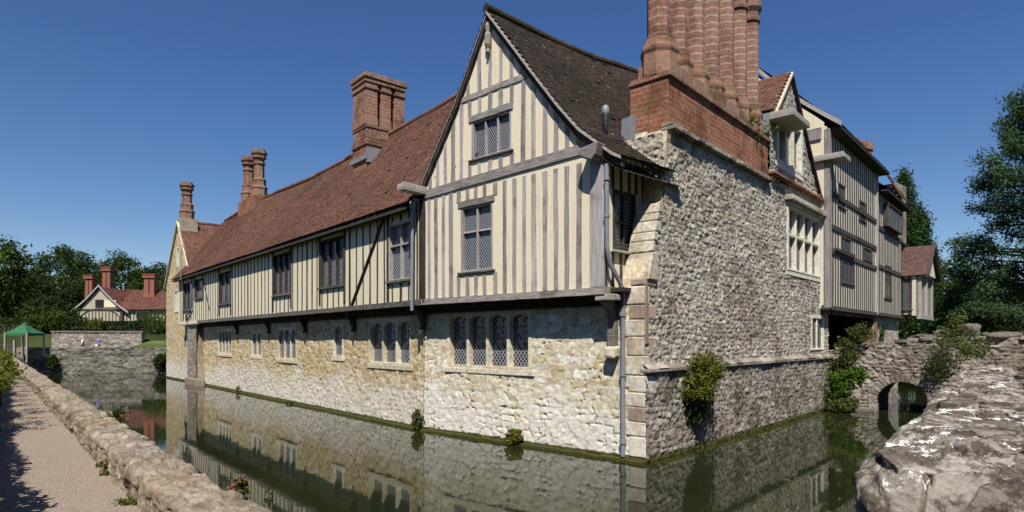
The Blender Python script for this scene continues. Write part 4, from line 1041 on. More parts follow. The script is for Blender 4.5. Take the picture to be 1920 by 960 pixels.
# ================================================================== GROUND AND WATER
def flat(name, pts, z, mat, kind='structure'):
    b = MB(); b.face([(x, y, z) for x, y in pts]); return tag(b.build(name, mat), kind=kind)
flat('ground', [(-3000, -3000), (3000, -3000), (3000, 3000), (-3000, 3000)], -1.3, m_mud)
flat('water', [(-75, -12), (60, -12), (60, 62), (-75, 62)], 0, m_water)
fp = lambda s, n: FP.p(s, n, 0)[:2]
flat('left_bank', [fp(-40, 1.35), fp(72, 1.35), fp(72, -300), fp(-40, -300)], 1.30, m_hill)
b = MB()
sv = np.concatenate([np.arange(-3, 20, 1.), np.arange(20, 73, 4.)])
for a, c_ in zip(sv[:-1], sv[1:]): b.face([FP.p(a, -2.2, 1.345), FP.p(c_, -2.2, 1.345), FP.p(c_, 1.3, 1.345), FP.p(a, 1.3, 1.345)][::-1])
tag(b.build('gravel_path', m_gravel), kind='structure')
def terr(X, Y):
    z = 1.65 + 1.95 * np.where(X < -39.9, sstep(66.1, 67.5, Y), sstep(58, 74, Y)) + 6 * sstep(98, 170, Y) + 10 * sstep(170, 320, Y)
    P3 = np.stack([X, Y, np.zeros_like(X)], -1)
    return z + .12 * fbm(P3, .15, 3, 5) * sstep(57, 62, Y) + 1.2 * fbm(P3, .03, 3, 9) * sstep(95, 130, Y)
X, Y = np.meshgrid(np.linspace(-330, 330, 190), np.concatenate([[55.95], np.linspace(57, 110, 46), np.linspace(112, 420, 60)]), indexing='ij')
V = np.stack([X, Y, terr(X, Y)], -1).reshape(-1, 3)
tag(link('hillside', np_mesh('hillside', V, grid_quads(*X.shape)), m_hill), kind='structure')
X, Y = np.meshgrid(np.linspace(-39.6, -14, 40), np.linspace(57.5, 76, 40), indexing='ij')
tag(link('lawn', np_mesh('lawn', np.stack([X, Y, terr(X, Y) + .07], -1).reshape(-1, 3), grid_quads(*X.shape)), m_lawn), kind='structure')
flat('right_bank', [(2.75, 3.3), (41.5, 52.8), (330, 56), (330, -60), (2.75, -60)], 1.75, m_hill)
flat('near_bank', [(-2.2, -30), (2.8, -30), (2.8, .9), (.2, .9), fp(1.0, 1.3), fp(-14, 1.3)], 1.32, m_hill)

# ================================================================== WALLS ROUND THE MOAT
def sweep(name, fr, svals, sec, mat, parent=None, cw=.3, ch=.16, amp=.03, rough=.02, seed=1, zadd=None, cap0=0, lump=.03, edge=.12, plate=0., crack=0.):
    """A wall with a given cross-section (o, z) swept along a line, its stones in relief."""
    sec = np.array(sec, float); d = np.concatenate([[0], np.cumsum(np.hypot(*np.diff(sec, axis=0).T))])
    nn = np.stack([-np.gradient(sec[:, 1], d), np.gradient(sec[:, 0], d)], 1); nn /= np.linalg.norm(nn, axis=1)[:, None]
    S, D = np.meshgrid(svals, d, indexing='ij')
    O = np.broadcast_to(sec[:, 0], S.shape).copy(); Z = np.broadcast_to(sec[:, 1], S.shape).copy()
    if cap0:
        e = np.sqrt(np.clip(1 - (np.clip(svals[0] + cap0 - S, 0, cap0) / cap0) ** 2.4, 0, 1)); mo, mz = sec[:, 0].mean(), sec[:, 1].mean()
        O = mo + (O - mo) * (.02 + .98 * e); Z = np.where(Z > mz, mz + (Z - mz) * (.3 + .7 * e), Z)
    if zadd is not None: Z = Z + zadd(S) * (Z > 1.0)
    P3 = np.stack([S, O * 1.0, Z * 1.0], -1)
    wob = fbm(P3, 1.1, 3, seed)
    e_, r1, r2 = stones(S + .05 * wob, D + .04 * fbm(P3, 2, 2, seed + 4), cw, ch, seed, pw=4.)
    e_ = e_ + .1 * fbm(P3, 7, 3, seed + 6) * (e_ > 0)
    H = amp * sstep(.0, edge, e_) * (.2 + 1.2 * r2) + rough * fbm(P3, 7, 5, seed + 9, .66) + lump * wob
    if plate: H = H + plate * (np.floor(3.5 * (fbm(P3, 1.6, 3, seed + 12) + 1.)) / 3.5 - 1)
    if crack: H = H - crack * np.clip(1 - np.abs(fbm(P3, 2.1, 4, seed + 15)) / .12, 0, 1)
    V = fr.ps(S, O + nn[None, :, 0] * H, Z + nn[None, :, 1] * H).reshape(-1, 3)
    st = np.stack([r1, 1 - sstep(.01, .12, e_), r2], -1).reshape(-1, 3)
    return link(name, np_mesh(name, V, grid_quads(*S.shape), st), mat, parent)
def arc_sec(o0, o1, zb0, zt, zb1, r=.08, n0=9, nt=14, n1=20, crown=.03):
    p = [(o0, z) for z in np.linspace(zb0, zt - r, n0)]
    p += [(o0 + (1 if o1 > o0 else -1) * r * (1 - math.cos(a)), zt - r + r * math.sin(a)) for a in np.linspace(.3, 1.3, 4)]
    s = 1 if o1 > o0 else -1
    p += [(o, zt + crown * math.sin(math.pi * (o - o0) / (o1 - o0))) for o in np.linspace(o0 + s * r * 1.2, o1 - s * r * 1.2, nt)]
    p += [(o1 - s * r * (1 - math.cos(a)), zt - r + r * math.sin(a)) for a in np.linspace(1.3, .3, 4)]
    p += [(o1, z) for z in np.linspace(zt - r, zb1, n1)]
    return p
sv = [1.2]
while sv[-1] < 71: sv.append(sv[-1] + max(.02, .0042 * sv[-1]))
mw_ = sweep('moat_wall', FP, np.array(sv), arc_sec(1.17, 1.63, 1.2, 1.66, -.5, r=.045, n0=24, n1=40, nt=28, crown=.015), m_rub_kerb, cw=.2, ch=.12, amp=.036, rough=.026, seed=61, lump=.012, edge=.06, crack=.012)
tag(mw_, 'long low lichened stone wall between the gravel path and the moat', 'wall', kind='thing')
fw_ = rubble('bank_wall', WORLD, -46, -12, -.5, 2.25, .09, m_rub_far, None, cw=.55, ch=.26, amp=.09, o=-55.6, seed=71, rough=.03, tres=.11)
tag(fw_, 'dry stone bank wall at the far end of the moat below two walkers', 'wall', kind='thing')
b = MB()
for i in range(60): b.box(WORLD, -46 + i * .57, -45.44 + i * .57, -56.1, -55.52 + random.uniform(-.05, .05), 2.2, 2.32 + random.uniform(-.04, .06), .03)
b.build('coping', m_rub_far, fw_)
gw = rubble('garden_wall', WORLD, -49.5, -39.8, 1.5, 3.85, .1, m_rub_bridge, None, cw=.5, ch=.24, amp=.07, o=-66, seed=73, rough=.03, tres=.12)
tag(gw, 'upper garden wall of brown stone behind the two walkers', 'wall', kind='thing')
b = MB(); b.box(WORLD, -49.5, -39.8, -66.5, -66.02, 1.5, 3.84); b.box(WORLD, -49.6, -39.7, -66.6, -65.85, 3.84, 4.0, .03); b.build('coping', m_rub_far, gw)

# foreground parapet on the right
FQ = Frame((2.02, 3.66), (.617, .787), (.787, -.617))
sv = [0.]
while sv[-1] < 17.6: sv.append(sv[-1] + max(.016, .0042 * (sv[-1] + 3.5)))
pw = sweep('parapet_wall', FQ, np.array(sv), arc_sec(0, 1.0, -.5, 2.17, 1.2, r=.09, n0=90, nt=80, n1=14, crown=.02), m_cap, cw=.42, ch=.26, amp=.04, rough=.028, seed=83, cap0=.22, lump=.03, edge=.07, plate=.035, crack=.035, zadd=lambda s: .03 * np.sin(s * 1.1))
tag(pw, 'broad lichen spotted stone parapet in front of the moat arm', 'wall', kind='thing')
def slab(s0, o0, z0, r, seed):
    g = np.random.default_rng(seed); th, ph = np.meshgrid(np.linspace(0, 2 * np.pi, 49), np.linspace(0, np.pi, 21), indexing='ij')
    d = np.stack([np.cos(th) * np.sin(ph), np.sin(th) * np.sin(ph), np.cos(ph)], -1)
    q = np.sign(d) * np.abs(d) ** .38; q = q * (1 + .2 * fbm(d * 1.3 + seed, 1, 3, seed))[..., None] + .05 * np.stack([fbm(d * 5 + seed, 1, 3, seed + k) for k in range(3)], -1)
    a = g.normal(0, .22); x, y = q[..., 0] * r[0], q[..., 1] * r[1]; x, y = x * math.cos(a) - y * math.sin(a), x * math.sin(a) + y * math.cos(a)
    V = FQ.ps(s0 + x, o0 + y, z0 + q[..., 2] * r[2] + .06 * x * g.normal() + .05 * y * g.normal()).reshape(-1, 3)
    link('coping_stone', np_mesh('coping_stone', V, grid_quads(49, 21), np.tile(np.array([[g.random(), 0, g.random()]]), (len(V), 1))), m_cap, pw)
g = np.random.default_rng(8); s0 = .62
while s0 < 17:
    o0 = .2 + g.random() * .1
    while o0 < .98:
        w_ = g.uniform(.13, .24); slab(s0 + g.normal(0, .08), o0 + w_ * .5, 2.165 + g.uniform(-.02, .015), (g.uniform(.16, .3), w_, g.uniform(.05, .085)), int(g.integers(1e6))); o0 += 2.1 * w_
    s0 += g.uniform(.42, .62) * (1 if s0 < 8 else 1.5)
sv = np.arange(17.1, 27.5, .1)
qw = sweep('bank_wall', FQ, sv, arc_sec(.03, 1.25, -.5, 1.7, 1.2, r=.1, n0=30, nt=16, n1=10), m_rub_bridge, cw=.45, ch=.26, amp=.07, rough=.03, seed=85, cap0=.1, zadd=lambda s: .02 * np.clip(s - 17.3, 0, 8))
tag(qw, 'dark stone bank wall rising to the bridge behind wall plants', 'wall', kind='thing')

# bridge
FB = Frame((14.02, 27.12), (.7446, -.6675), (-.6675, -.7446))
bt = thing('stone_bridge', FB.p(2.8, 0, 0), 'low stone bridge with one round arch over the moat arm', 'bridge')
AC, AZ, AR = 2.78, .34, 1.0
arch_keep = lambda t, z: ((t - AC) ** 2 + (z - AZ) ** 2 > AR ** 2) & ~((np.abs(t - AC) < AR) & (z < AZ))
btop = lambda t: np.interp(t, [0, 1.8, 3.6, 7.4], [2.55, 2.84, 3.06, 3.1])
w_ = rubble('spandrel_wall', FB, -.6, 7.4, -.5, 3.1, .035, m_rub_bridge, bt, cw=.34, ch=.14, amp=.05, seed=91, top=btop, keep=arch_keep, rough=.025, o=.02)
b = MB()
n = 19
for i in range(n):
    a0, a1 = math.pi * i / n, math.pi * (i + 1) / n - .02; r0, r1 = AR - .06, AR + random.uniform(.2, .3)
    b.prism(FB, [(AC + r * math.cos(a), AZ + r * math.sin(a)) for r, a in ((r0, a0), (r1, a0), (r1, a1), (r0, a1))], -.3, .09 + random.uniform(-.02, .02))
for s_ in (-1, 1): b.box(FB, AC + s_ * (AR + .08) - .15, AC + s_ * (AR + .08) + .15, -.3, .1, -.5, .33, .02)
b.box(FB, .3, 1.75, -.1, .35, -.5, .12, .04)
b.build('arch_ring', m_rub_bridge, bt, bevel=.02)
b = MB()
for i in range(24):
    a0, a1 = math.pi * i / 24, math.pi * (i + 1) / 24
    b.face([FB.p(AC + AR * math.cos(a), o, AZ + AR * math.sin(a)) for a, o in ((a0, .0), (a1, .0), (a1, -2.6), (a0, -2.6))])
for s_ in (-1, 1): b.face([FB.p(AC + s_ * AR, o, z) for o, z in ((0, -.5), (0, AZ), (-2.6, AZ), (-2.6, -.5))])
b.build('arch_vault', m_rub_bridge, bt)
b = MB(); b.prism(FB, [(-.5, 2.3), (7.4, 2.55), (7.4, 2.62), (-.5, 2.36)], -.35, -2.3); b.build('bridge_deck', m_gravel, bt)
rubble('spandrel_wall', FB, -.6, 7.4, -.5, 3.1, .08, m_rub_bridge, bt, cw=.34, ch=.14, amp=.03, seed=93, top=btop, keep=arch_keep, o=-2.62)
b = MB()
for i in range(18):
    t_ = -.6 + i * .445; zt = float(btop(t_ + .2)); b.box(FB, t_, t_ + .43, -.38, .1 + random.uniform(-.05, .05), zt - .06, zt + random.uniform(.02, .1), .03)
b.build('coping', m_rub_bridge, bt, bevel=.04)

def rock(x, y, z, r, seed, label, mat=None):
    g = np.random.default_rng(seed); th, ph = np.meshgrid(np.linspace(0, 2 * np.pi, 33), np.linspace(.0, np.pi, 17), indexing='ij')
    d = np.stack([np.cos(th) * np.sin(ph), np.sin(th) * np.sin(ph), np.cos(ph)], -1)
    dd = np.sign(d) * np.abs(d) ** .6
    k = 1 + .3 * fbm(d * 1.6 + seed, 1, 5, seed, .6)
    V = (np.array((x, y, z + r[2] * .75)) + dd * np.array(r) * k[..., None]).reshape(-1, 3)
    o = link('boulder', np_mesh('boulder', V, grid_quads(33, 17), np.tile(np.array([[.5, 0, .2]]), (len(V), 1))), mat or m_rub_far, org=(x, y, z))
    return tag(o, label, 'boulder', 'pale boulders on the bridge end')
rock(16.86, 25.02, 3.02, (.42, .3, .13), 3, 'low pale boulder nearest the bridge crown'); rock(17.49, 24.47, 3.02, (.46, .32, .22), 5, 'biggest pale boulder among the wall plants')
rock(18.04, 24.02, 3.02, (.24, .26, .33), 8, 'upright pale boulder at the right of the wall plants'); rock(18.84, 23.37, 3.02, (.6, .4, .16), 9, 'long flat boulder behind the upright one')

# ================================================================== PLANTS
# hedge border beside the path, out of the picture's left edge
hd = thing('border_hedge', FP.p(12, -.6, 1.34), 'leafy border hedge along the shaded side of the path', 'hedge')
r = np.random.default_rng(5); n = 30000
s_ = 3.2 + 40 * r.random(n) ** 1.7; hgt = .98 + .14 * np.sin(s_ * 1.9) + .12 * np.sin(s_ * .8 + 1)
zz = 1.34 + hgt * r.random(n) ** .75; nn_ = -.95 + .95 * r.random(n) ** .45 + .10 * np.sin(s_ * 2.7 + zz * 3) * r.random(n) + np.clip((s_ - 9) * .018, 0, .42)
nn_ -= .35 * np.clip((zz - 1.34) / hgt - .6, 0, 1)
C_ = FP.ps(s_, nn_, zz)
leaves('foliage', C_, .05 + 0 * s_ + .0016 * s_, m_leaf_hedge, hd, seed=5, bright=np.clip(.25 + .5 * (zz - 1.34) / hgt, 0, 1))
b = MB()
for k in range(60): b.box(FP, 3.4 + k * .65, 4.08 + k * .65, -1.0, -.16 + .05 * math.sin(k * 1.7) + .012 * max(0, k - 10), 1.3, 2.1 + .1 * math.sin(k * 1.3), .04)
b.build('shadow_core', m_hill, hd)  # solid boxes added inside the hedge to make its path shadow unbroken
b = MB()
for k in range(90):
    s0 = 3.3 + k * .4; b.tube([FP.p(s0, -.6, 1.3), FP.p(s0 + .1, -.45, 1.9), FP.p(s0 + random.uniform(-.2, .2), -.2 + random.uniform(-.1, .1), 2.45)], [.02, .014, .005], 5)
b.build('stem', m_stem, hd)
P_, bq = [], []
for k in range(34):
    s0 = 14 + k * .75 + random.uniform(-.3, .3); c0, b0 = clumps(FP.p(s0, .06 + .016 * (s0 - 9), 2.3 + random.uniform(-.1, .12)), (.28, .28, .2), 6, 16, .09, 200 + k); P_.append(c0); bq.append(b0)
leaves('flower_sprays', np.concatenate(P_), .055, m_leaf_gold, hd, bright=np.concatenate(bq), seed=6)

def at(x, y, Y): return ((x - 960) / 1150. * Y, Y, 3 + (638 - y) / 1150. * Y)
def tuft(name, base, rad, n, per, leaf, mat, label, cat='plant', seed=1, group=None, stems=5, petals=None, spread=.12):
    t = thing(name, base, label, cat, group)
    g = random.Random(seed); mb = MB(); tips = []
    for k in range(stems):
        e = (base[0] + g.uniform(-1, 1) * rad[0] * .8, base[1] + g.uniform(-1, 1) * rad[1] * .8, base[2] + rad[2] * g.uniform(1.2, 2.0))
        mb.tube([base, tuple((base[j] * .45 + e[j] * .55) + (g.uniform(-.1, .1) * rad[0] if j < 2 else 0) for j in range(3)), e], [.009, .006, .003], 5); tips.append(e)
    mb.build('stem', m_stem, t)
    P, bb = clumps((base[0], base[1], base[2] + rad[2]), rad, n, per, spread * max(rad), seed, hollow=.25, low=-.9)
    leaves('foliage', P, leaf, mat, t, bright=bb, seed=seed)
    if petals:
        for i, e in enumerate(tips[:petals]): leaves('flower_head', np.array(e) + np.random.default_rng(seed + i).normal(size=(60, 3)) * .022, .012, m_petal, t, seed=seed + 3 + i)
    return t
tuft('wall_plant', FW.p(8.3, .16, .05), (.2, .14, .32), 24, 22, .05, m_leaf_grey, 'straggly grey green plant growing at the waterline below the windows', seed=3)
tuft('fern_clump', FW.p(4.05, .2, -.02), (.26, .2, .24), 60, 34, .035, m_leaf_gold, 'rounded mossy green clump at the foot of the pale wall', seed=4)
tuft('waterline_weed', FM.p(19.0, .2, .0), (.12, .1, .2), 10, 14, .05, m_leaf_grey, 'small dark weed at the waterline under the far windows', seed=6)
tuft('waterline_weed', FM.p(11.0, .2, .0), (.2, .1, .07), 8, 14, .05, m_leaf_gold, 'thin green weed at the waterline below the middle windows', seed=8)
# creeper hanging from the plinth
ip = thing('hanging_creeper', FR.p(2.6, .25, 2.3), 'yellow green creeper hanging over the dark plinth', 'creeper')
Pa, ba = clumps(FR.p(2.5, .3, 2.15), (.62, .42, .42), 60, 40, .11, 15); Pb, bb = clumps(FR.p(2.15, .32, 1.72), (.5, .36, .42), 50, 40, .1, 16)
leaves('foliage', np.concatenate([Pa, Pb]), .05, m_leaf_gold, ip, bright=np.concatenate([ba, bb]), seed=15)
Pd, bd = clumps(FR.p(2.3, .24, 1.2), (.42, .22, .5), 40, 26, .08, 19); leaves('dead_fronds', Pd, .055, m_leaf_dark, ip, bright=bd, seed=19)
b = MB()
for k in range(26): t0 = random.uniform(1.9, 3.1); b.tube([FR.p(t0, .28, 2.2), FR.p(t0 + .12, .42, 1.5), FR.p(t0 + .35 + random.uniform(0, .3), .26, random.uniform(.25, .9))], [.012, .01, .004], 5)
b.build('stem', m_bark, ip)
# growth where the bridge meets the house
def mass(name, cs, leaf, mat, label, cat, seed, per=40, n=40, spread=.12):
    t = thing(name, cs[0][0], label, cat); A, B_ = [], []
    for i, (c0, rd_) in enumerate(cs):
        p_, q_ = clumps(c0, rd_, n, per, spread, seed + i, hollow=.4); A.append(p_); B_.append(q_)
    leaves('foliage', np.concatenate(A), leaf, mat, t, bright=np.concatenate(B_), seed=seed)
    b = MB(); c0, rd_ = cs[0]
    for k in range(8): b.tube([(c0[0] + random.uniform(-.1, .1), c0[1], c0[2] - rd_[2] * 1.2), (c0[0] + random.uniform(-1, 1) * rd_[0] * .6, c0[1] + random.uniform(-1, 1) * rd_[1] * .5, c0[2] + rd_[2] * random.uniform(.3, 1))], [.015, .004], 5)
    b.build('stem', m_stem, t); return t
mass('fern_bank', [(at(1584, 716, 25.6), (.5, .35, .5)), (at(1572, 742, 25.8), (.35, .3, .35)), (at(1604, 705, 25.4), (.35, .3, .3))], .06, m_leaf_lime, 'bright green ferns on the ledge beside the bridge arch', 'fern', 31)
mass('ivy_growth', [(at(1590, 655, 26.0), (.45, .3, .5)), (at(1575, 690, 26.2), (.3, .3, .4)), (at(1612, 625, 26.0), (.4, .3, .35))], .06, m_leaf_grey, 'grey green ivy climbing between the house corner and the bridge', 'ivy', 35, n=26)
mass('bank_scrub', [(at(1585, 758, 25.4), (.5, .3, .22)), (at(1565, 765, 25.6), (.3, .3, .2))], .06, m_leaf_grey, 'brownish scrub at the foot of the bridge ledge', 'scrub', 38, n=26)
mass('wall_plant', [(at(1762, 690, 20.5), (.5, .5, .45)), (at(1790, 655, 20.2), (.7, .5, .5)), (at(1822, 648, 20.5), (.5, .4, .4))], .055, m_leaf_grey, 'loose leafy plants covering the wall between parapet and bridge', 'plant', 41, n=22, per=30)
mass('wall_plant', [(at(1800, 608, 23.2), (.45, .35, .4)), (at(1780, 625, 23.2), (.4, .35, .3))], .055, m_leaf_grey, 'upright leafy plant in front of the pale boulders', 'plant', 47, n=18, per=26)
tuft('valerian', FP.p(5.6, 1.66, 1.55), (.1, .1, .13), 26, 20, .026, m_leaf_hedge, 'pink flowering valerian on the near end of the low moat wall', 'flower', 51, stems=7, petals=3)
tuft('valerian', FP.p(5.05, 1.72, 1.5), (.07, .07, .14), 8, 12, .02, m_leaf_hedge, 'thin valerian gone to brown seed beside the pink one', 'flower', 52, stems=5)
tuft('bank_plant', FP.p(12.5, 1.75, 1.25), (.14, .14, .32), 18, 18, .04, m_leaf_grey, 'slim upright plant on the water side of the low wall', 'plant', 53)
tuft('bank_plant', (-41.3, 55.2, .3), (.5, .4, .75), 40, 34, .1, m_leaf_hedge, 'green shrub against the dry stone wall at the path end', 'shrub', 54)
tuft('bank_plant', (-31.6, 55.2, .2), (.6, .5, .9), 40, 34, .1, m_leaf_dark, 'dark shrub at the foot of the far wall beside the house', 'shrub', 55)
tuft('path_weed', FP.p(9.0, 1.1, 1.34), (.16, .08, .09), 14, 20, .022, m_leaf_gold, 'yellow weed at the wall foot halfway along the path', 'weed', 56, stems=3)
tuft('path_weed', FP.p(7.2, 1.1, 1.34), (.15, .06, .035), 16, 22, .016, m_leaf_gold, 'low moss patch at the wall foot on the near path', 'moss', 57, stems=2)
# dry stalks beside the parapet
for k, (lab, n_, ox) in enumerate((('bare dry stalks standing left of the parapet', 9, 0.), ('thin budding twigs rising in front of the arch', 5, .5))):
    t = thing('dry_stalks', (2.2 + ox, 4.6 + ox, .9), lab, 'dry plant')
    b = MB(); P_ = []
    for i in range(n_):
        g = random.Random(i + 40 * k); x0, y0 = 2.05 + ox * 1.4 + g.uniform(-.1, .2), 4.4 + ox * 2.4 + g.uniform(-.3, .5); h_ = g.uniform(.75, 1.25)
        p3 = [(x0, y0, .75), (x0 + g.uniform(-.08, .05), y0, .75 + h_ * .5), (x0 + g.uniform(-.2, .08), y0 + .05, .75 + h_)]
        b.tube(p3, [.006, .0045, .002], 5)
        for q in range(3):
            f = g.uniform(.4, .9); c0 = [p3[1][j] * (1 - f) + p3[2][j] * f for j in range(3)]; e0 = (c0[0] + g.uniform(-.12, .12), c0[1], c0[2] + g.uniform(.03, .12)); b.tube([c0, e0], [.003, .0015], 4); P_.append(e0)
        P_.append(p3[2])
    b.build('stem', m_stem, t)
    leaves('buds', np.repeat(np.array(P_), 7, 0) + np.random.default_rng(k).normal(size=(len(P_) * 7, 3)) * .018, .011, m_leaf_grey, t, seed=60 + k)

g = np.random.default_rng(33); n = 1500
t_ = g.random(n) * 15; o_ = .18 + g.exponential(.22, n); C1 = FR.ps(t_, o_ + .1, .006)
t_ = g.random(n) * 40 - 1; C2 = np.concatenate([FW.ps(g.random(300) * 8, .16 + g.exponential(.12, 300), .006), FM.ps(t_, .2 + g.exponential(.12, n), .006)])
C3 = np.stack([12 + g.normal(size=500) * 2.2, 20 + g.normal(size=500) * 3.2, np.full(500, .006)], -1)
tag(leaves('floating_leaves', np.concatenate([C1, C2, C3]), .022, m_leaf_gold, None, flat=.97, seed=34), 'scattered small leaves and duckweed floating along the moat walls', 'duckweed', kind='stuff')
# ================================================================== TREES
def gz(x, y): return float(terr(np.array([float(x)]), np.array([float(y)]))[0])
wood = 'trees of the wood behind the cottage'
for i, (x, y, top, rd_, m, lab) in enumerate([
    (-75, 88, 18.0, 5.2, m_leaf_oak, 'big oak at the left edge of the wood'),
    (-82, 112, 20.2, 5.8, m_leaf_oak, 'round crowned oak left of the cottage chimneys'),
    (-89, 128, 19.6, 4.6, m_leaf_dark, 'dark narrow tree between the round oak and the high tree'),
    (-84, 132, 21.6, 5.6, m_leaf_oak, 'high tree rising behind the cottage ridge'),
    (-74.5, 128, 18.6, 4.2, m_leaf_oak, 'tree behind the right hand cottage chimney'),
    (-68, 130, 18.0, 4.6, m_leaf_dark, 'tree half hidden behind the stone gable of the manor'),
    (-94, 116, 17.0, 5.5, m_leaf_dark, 'shaded tree filling the wood behind the first oak'),
    (-72, 104, 13.6, 4.8, m_leaf_dark, 'dark tree directly left of the cottage'),
    (-78, 100, 13.0, 4.6, m_leaf_dark, 'dark low crowned tree below the round oak'),
    (-63, 116, 15.0, 4.8, m_leaf_oak, 'tree looking over the cottage roof between its chimneys'),
    (-80, 78, 10.5, 4.2, m_leaf_dark, 'shadowed tree behind the green canopy'),
    (-62, 82, 8.6, 2.6, m_leaf_dark, 'small dark tree between canopy and cottage')]):
    z = gz(x, y) - .2; tree('woodland_tree', x, y, z, top - z, rd_, lab, wood, m, 300 + i, n=190, per=44, leaf=.27, trunk=.35, crown=.56 if m is m_leaf_oak else .5, spread=.6)
tb = 1.8
for i, (x, y, top, rd_, lab) in enumerate([(35.2, 55, 17.6, 1.15, 'tallest dark conifer beside the far right porch'), (37.2, 56, 14.6, 1.2, 'second conifer in the row right of the porch'), (38.6, 57, 11.6, 1.1, 'shortest conifer in the row right of the porch'), (33.6, 57, 16.6, 1.2, 'conifer behind the dormer and porch roof')]):
    t = thing('conifer', (x, y, tb), lab, 'tree', 'dark conifers behind the porch')
    MB().tube([(x, y, tb - .3), (x, y, top * .6), (x, y, top - .6)], [.28, .16, .03], 8).build('trunk', m_bark, t)
    g = np.random.default_rng(70 + i); n = 260; h = g.random(n) ** .8; a = g.random(n) * 6.28; rr = rd_ * 1.45 * np.sqrt(np.clip(1 - h ** 1.5, .015, 1)) * (.45 + .55 * g.random(n)) * (1 + .3 * np.sin(a * 3 + h * 9))
    cc = np.stack([x + np.cos(a) * rr, y + np.sin(a) * rr, tb + .4 + h * (top - tb - .4)], -1)
    Pc = np.repeat(cc, 40, 0) + g.normal(size=(n * 40, 3)) * np.array([.24, .24, .5])
    leaves('crown', Pc, .17, m_leaf_yew, t, bright=np.repeat(np.clip(g.normal(.45, .2, n), 0, 1), 40), seed=71 + i, ratio=.3)
for i, (x, y, top, rd_, m, lab) in enumerate([(41.5, 58, 11.6, 2.4, m_leaf_yew, 'bushy green tree in the gap between conifers and pine'), (45.8, 60, 10.6, 2.6, m_leaf_oak, 'lower leafy tree just left of the pine'), (38.5, 52, 8.2, 2.1, m_leaf_yew, 'dark tree below the conifers'), (43, 53, 8.2, 2.4, m_leaf_oak, 'dark spreading tree at the pine foot'), (33.8, 47, 5.2, 1.7, m_leaf_yew, 'dark shrubby tree beside the porch wall')]):
    tree('garden_tree', x, y, tb, top - tb, rd_, lab, None, m, 400 + i, n=110, per=46, leaf=.17, trunk=.2, crown=.5, spread=.45)
for i, (x, y, rr, m, lab) in enumerate([(29.5, 38.5, (1.3, 1.2, 1.0), m_leaf_hedge, 'rounded green bush left of the pale boulders'), (32, 40, (1.5, 1.3, .9), m_leaf_dark, 'dark bush beneath the trees by the bridge'), (33.5, 38, (1.3, 1.2, 1.3), m_leaf_lime, 'fresh green bush behind the boulders'), (26.9, 38.6, (1.1, .9, .6), m_leaf_gold, 'flowering bush at the foot of the porch'), (28.5, 30.5, (1.9, 1.6, .9), m_leaf_dark, 'low shaded shrub at the far right edge'), (22.5, 24, (1.3, 1.2, .5), m_leaf_dark, 'shaded ground shrub right of the parapet')]):
    bush('garden_bush', x, y, tb - .05, rr, lab, m, 500 + i, n=60, per=44, leaf=.085)
# big pine at the right edge: layered boughs
px_, py_ = 35.5, 42.
t = thing('pine_tree', (px_, py_, tb), 'tall blue green pine with layered boughs at the right edge', 'tree')
b = MB(); b.tube([(px_, py_, tb - .3), (px_ + .1, py_, 9), (px_, py_, 15), (px_, py_, 20.5)], [.5, .4, .24, .06], 10)
g = np.random.default_rng(91); Cc, Bb = [], []
for k in range(110):
    h = 3.0 + 17.2 * (k / 110) + g.uniform(-.4, .4); a = g.uniform(0, 6.28)
    L_ = float(np.interp(h, [3, 6, 9.5, 12, 13.2, 15, 17, 19, 20.5], [4.6, 4.4, 4.6, 3.4, 4.4, 3.4, 2.2, 1.3, .5])) * g.uniform(.6, 1.1)
    d = np.array((math.cos(a), math.sin(a))); base = np.array((px_, py_, h - .5)); tip = np.array((px_ + d[0] * L_, py_ + d[1] * L_, h + .12 * L_ + g.uniform(-.4, .3)))
    b.tube([base, (base + tip) / 2 + np.array((0, 0, -.12)), tip], [.1, .06, .02], 5)
    for q in range(int(4 + L_ * 2.4)):
        f = g.uniform(.35, 1.05); c0 = base + (tip - base) * f + np.array((-d[1], d[0], 0)) * g.normal() * .5 * (1.2 - f) * L_ * .4 + np.array((0, 0, .1 + g.normal() * .22))
        Cc.append(c0 + g.normal(size=(60, 3)) * np.array((.3, .3, .24))); Bb.append(np.full(60, np.clip(g.normal(.5, .22), 0, 1)))
b.build('trunk', m_bark, t)
leaves('crown', np.concatenate(Cc), .13, m_leaf_pine, t, bright=np.concatenate(Bb), seed=92, ratio=.28)

for i, (x, y, h_, rd_) in enumerate([(-17, -9, 13, 5.5), (-9, -15, 14, 6), (0, -17, 15, 6.2), (9, -15, 14, 6), (18, -12, 15, 6.2), (26, -5, 14, 6), (-25, -1, 12, 5.5), (33, 5, 14, 6)]):  # unseen trees added behind the camera to hold back sky light
    tree('garden_tree', x, y, 1.3, h_, rd_, 'unseen leafy tree added behind the camera to block sky light', 'added trees behind the camera', m_leaf_oak, 800 + i, n=90, per=26, leaf=.6, trunk=.35, crown=.5, spread=1.0)
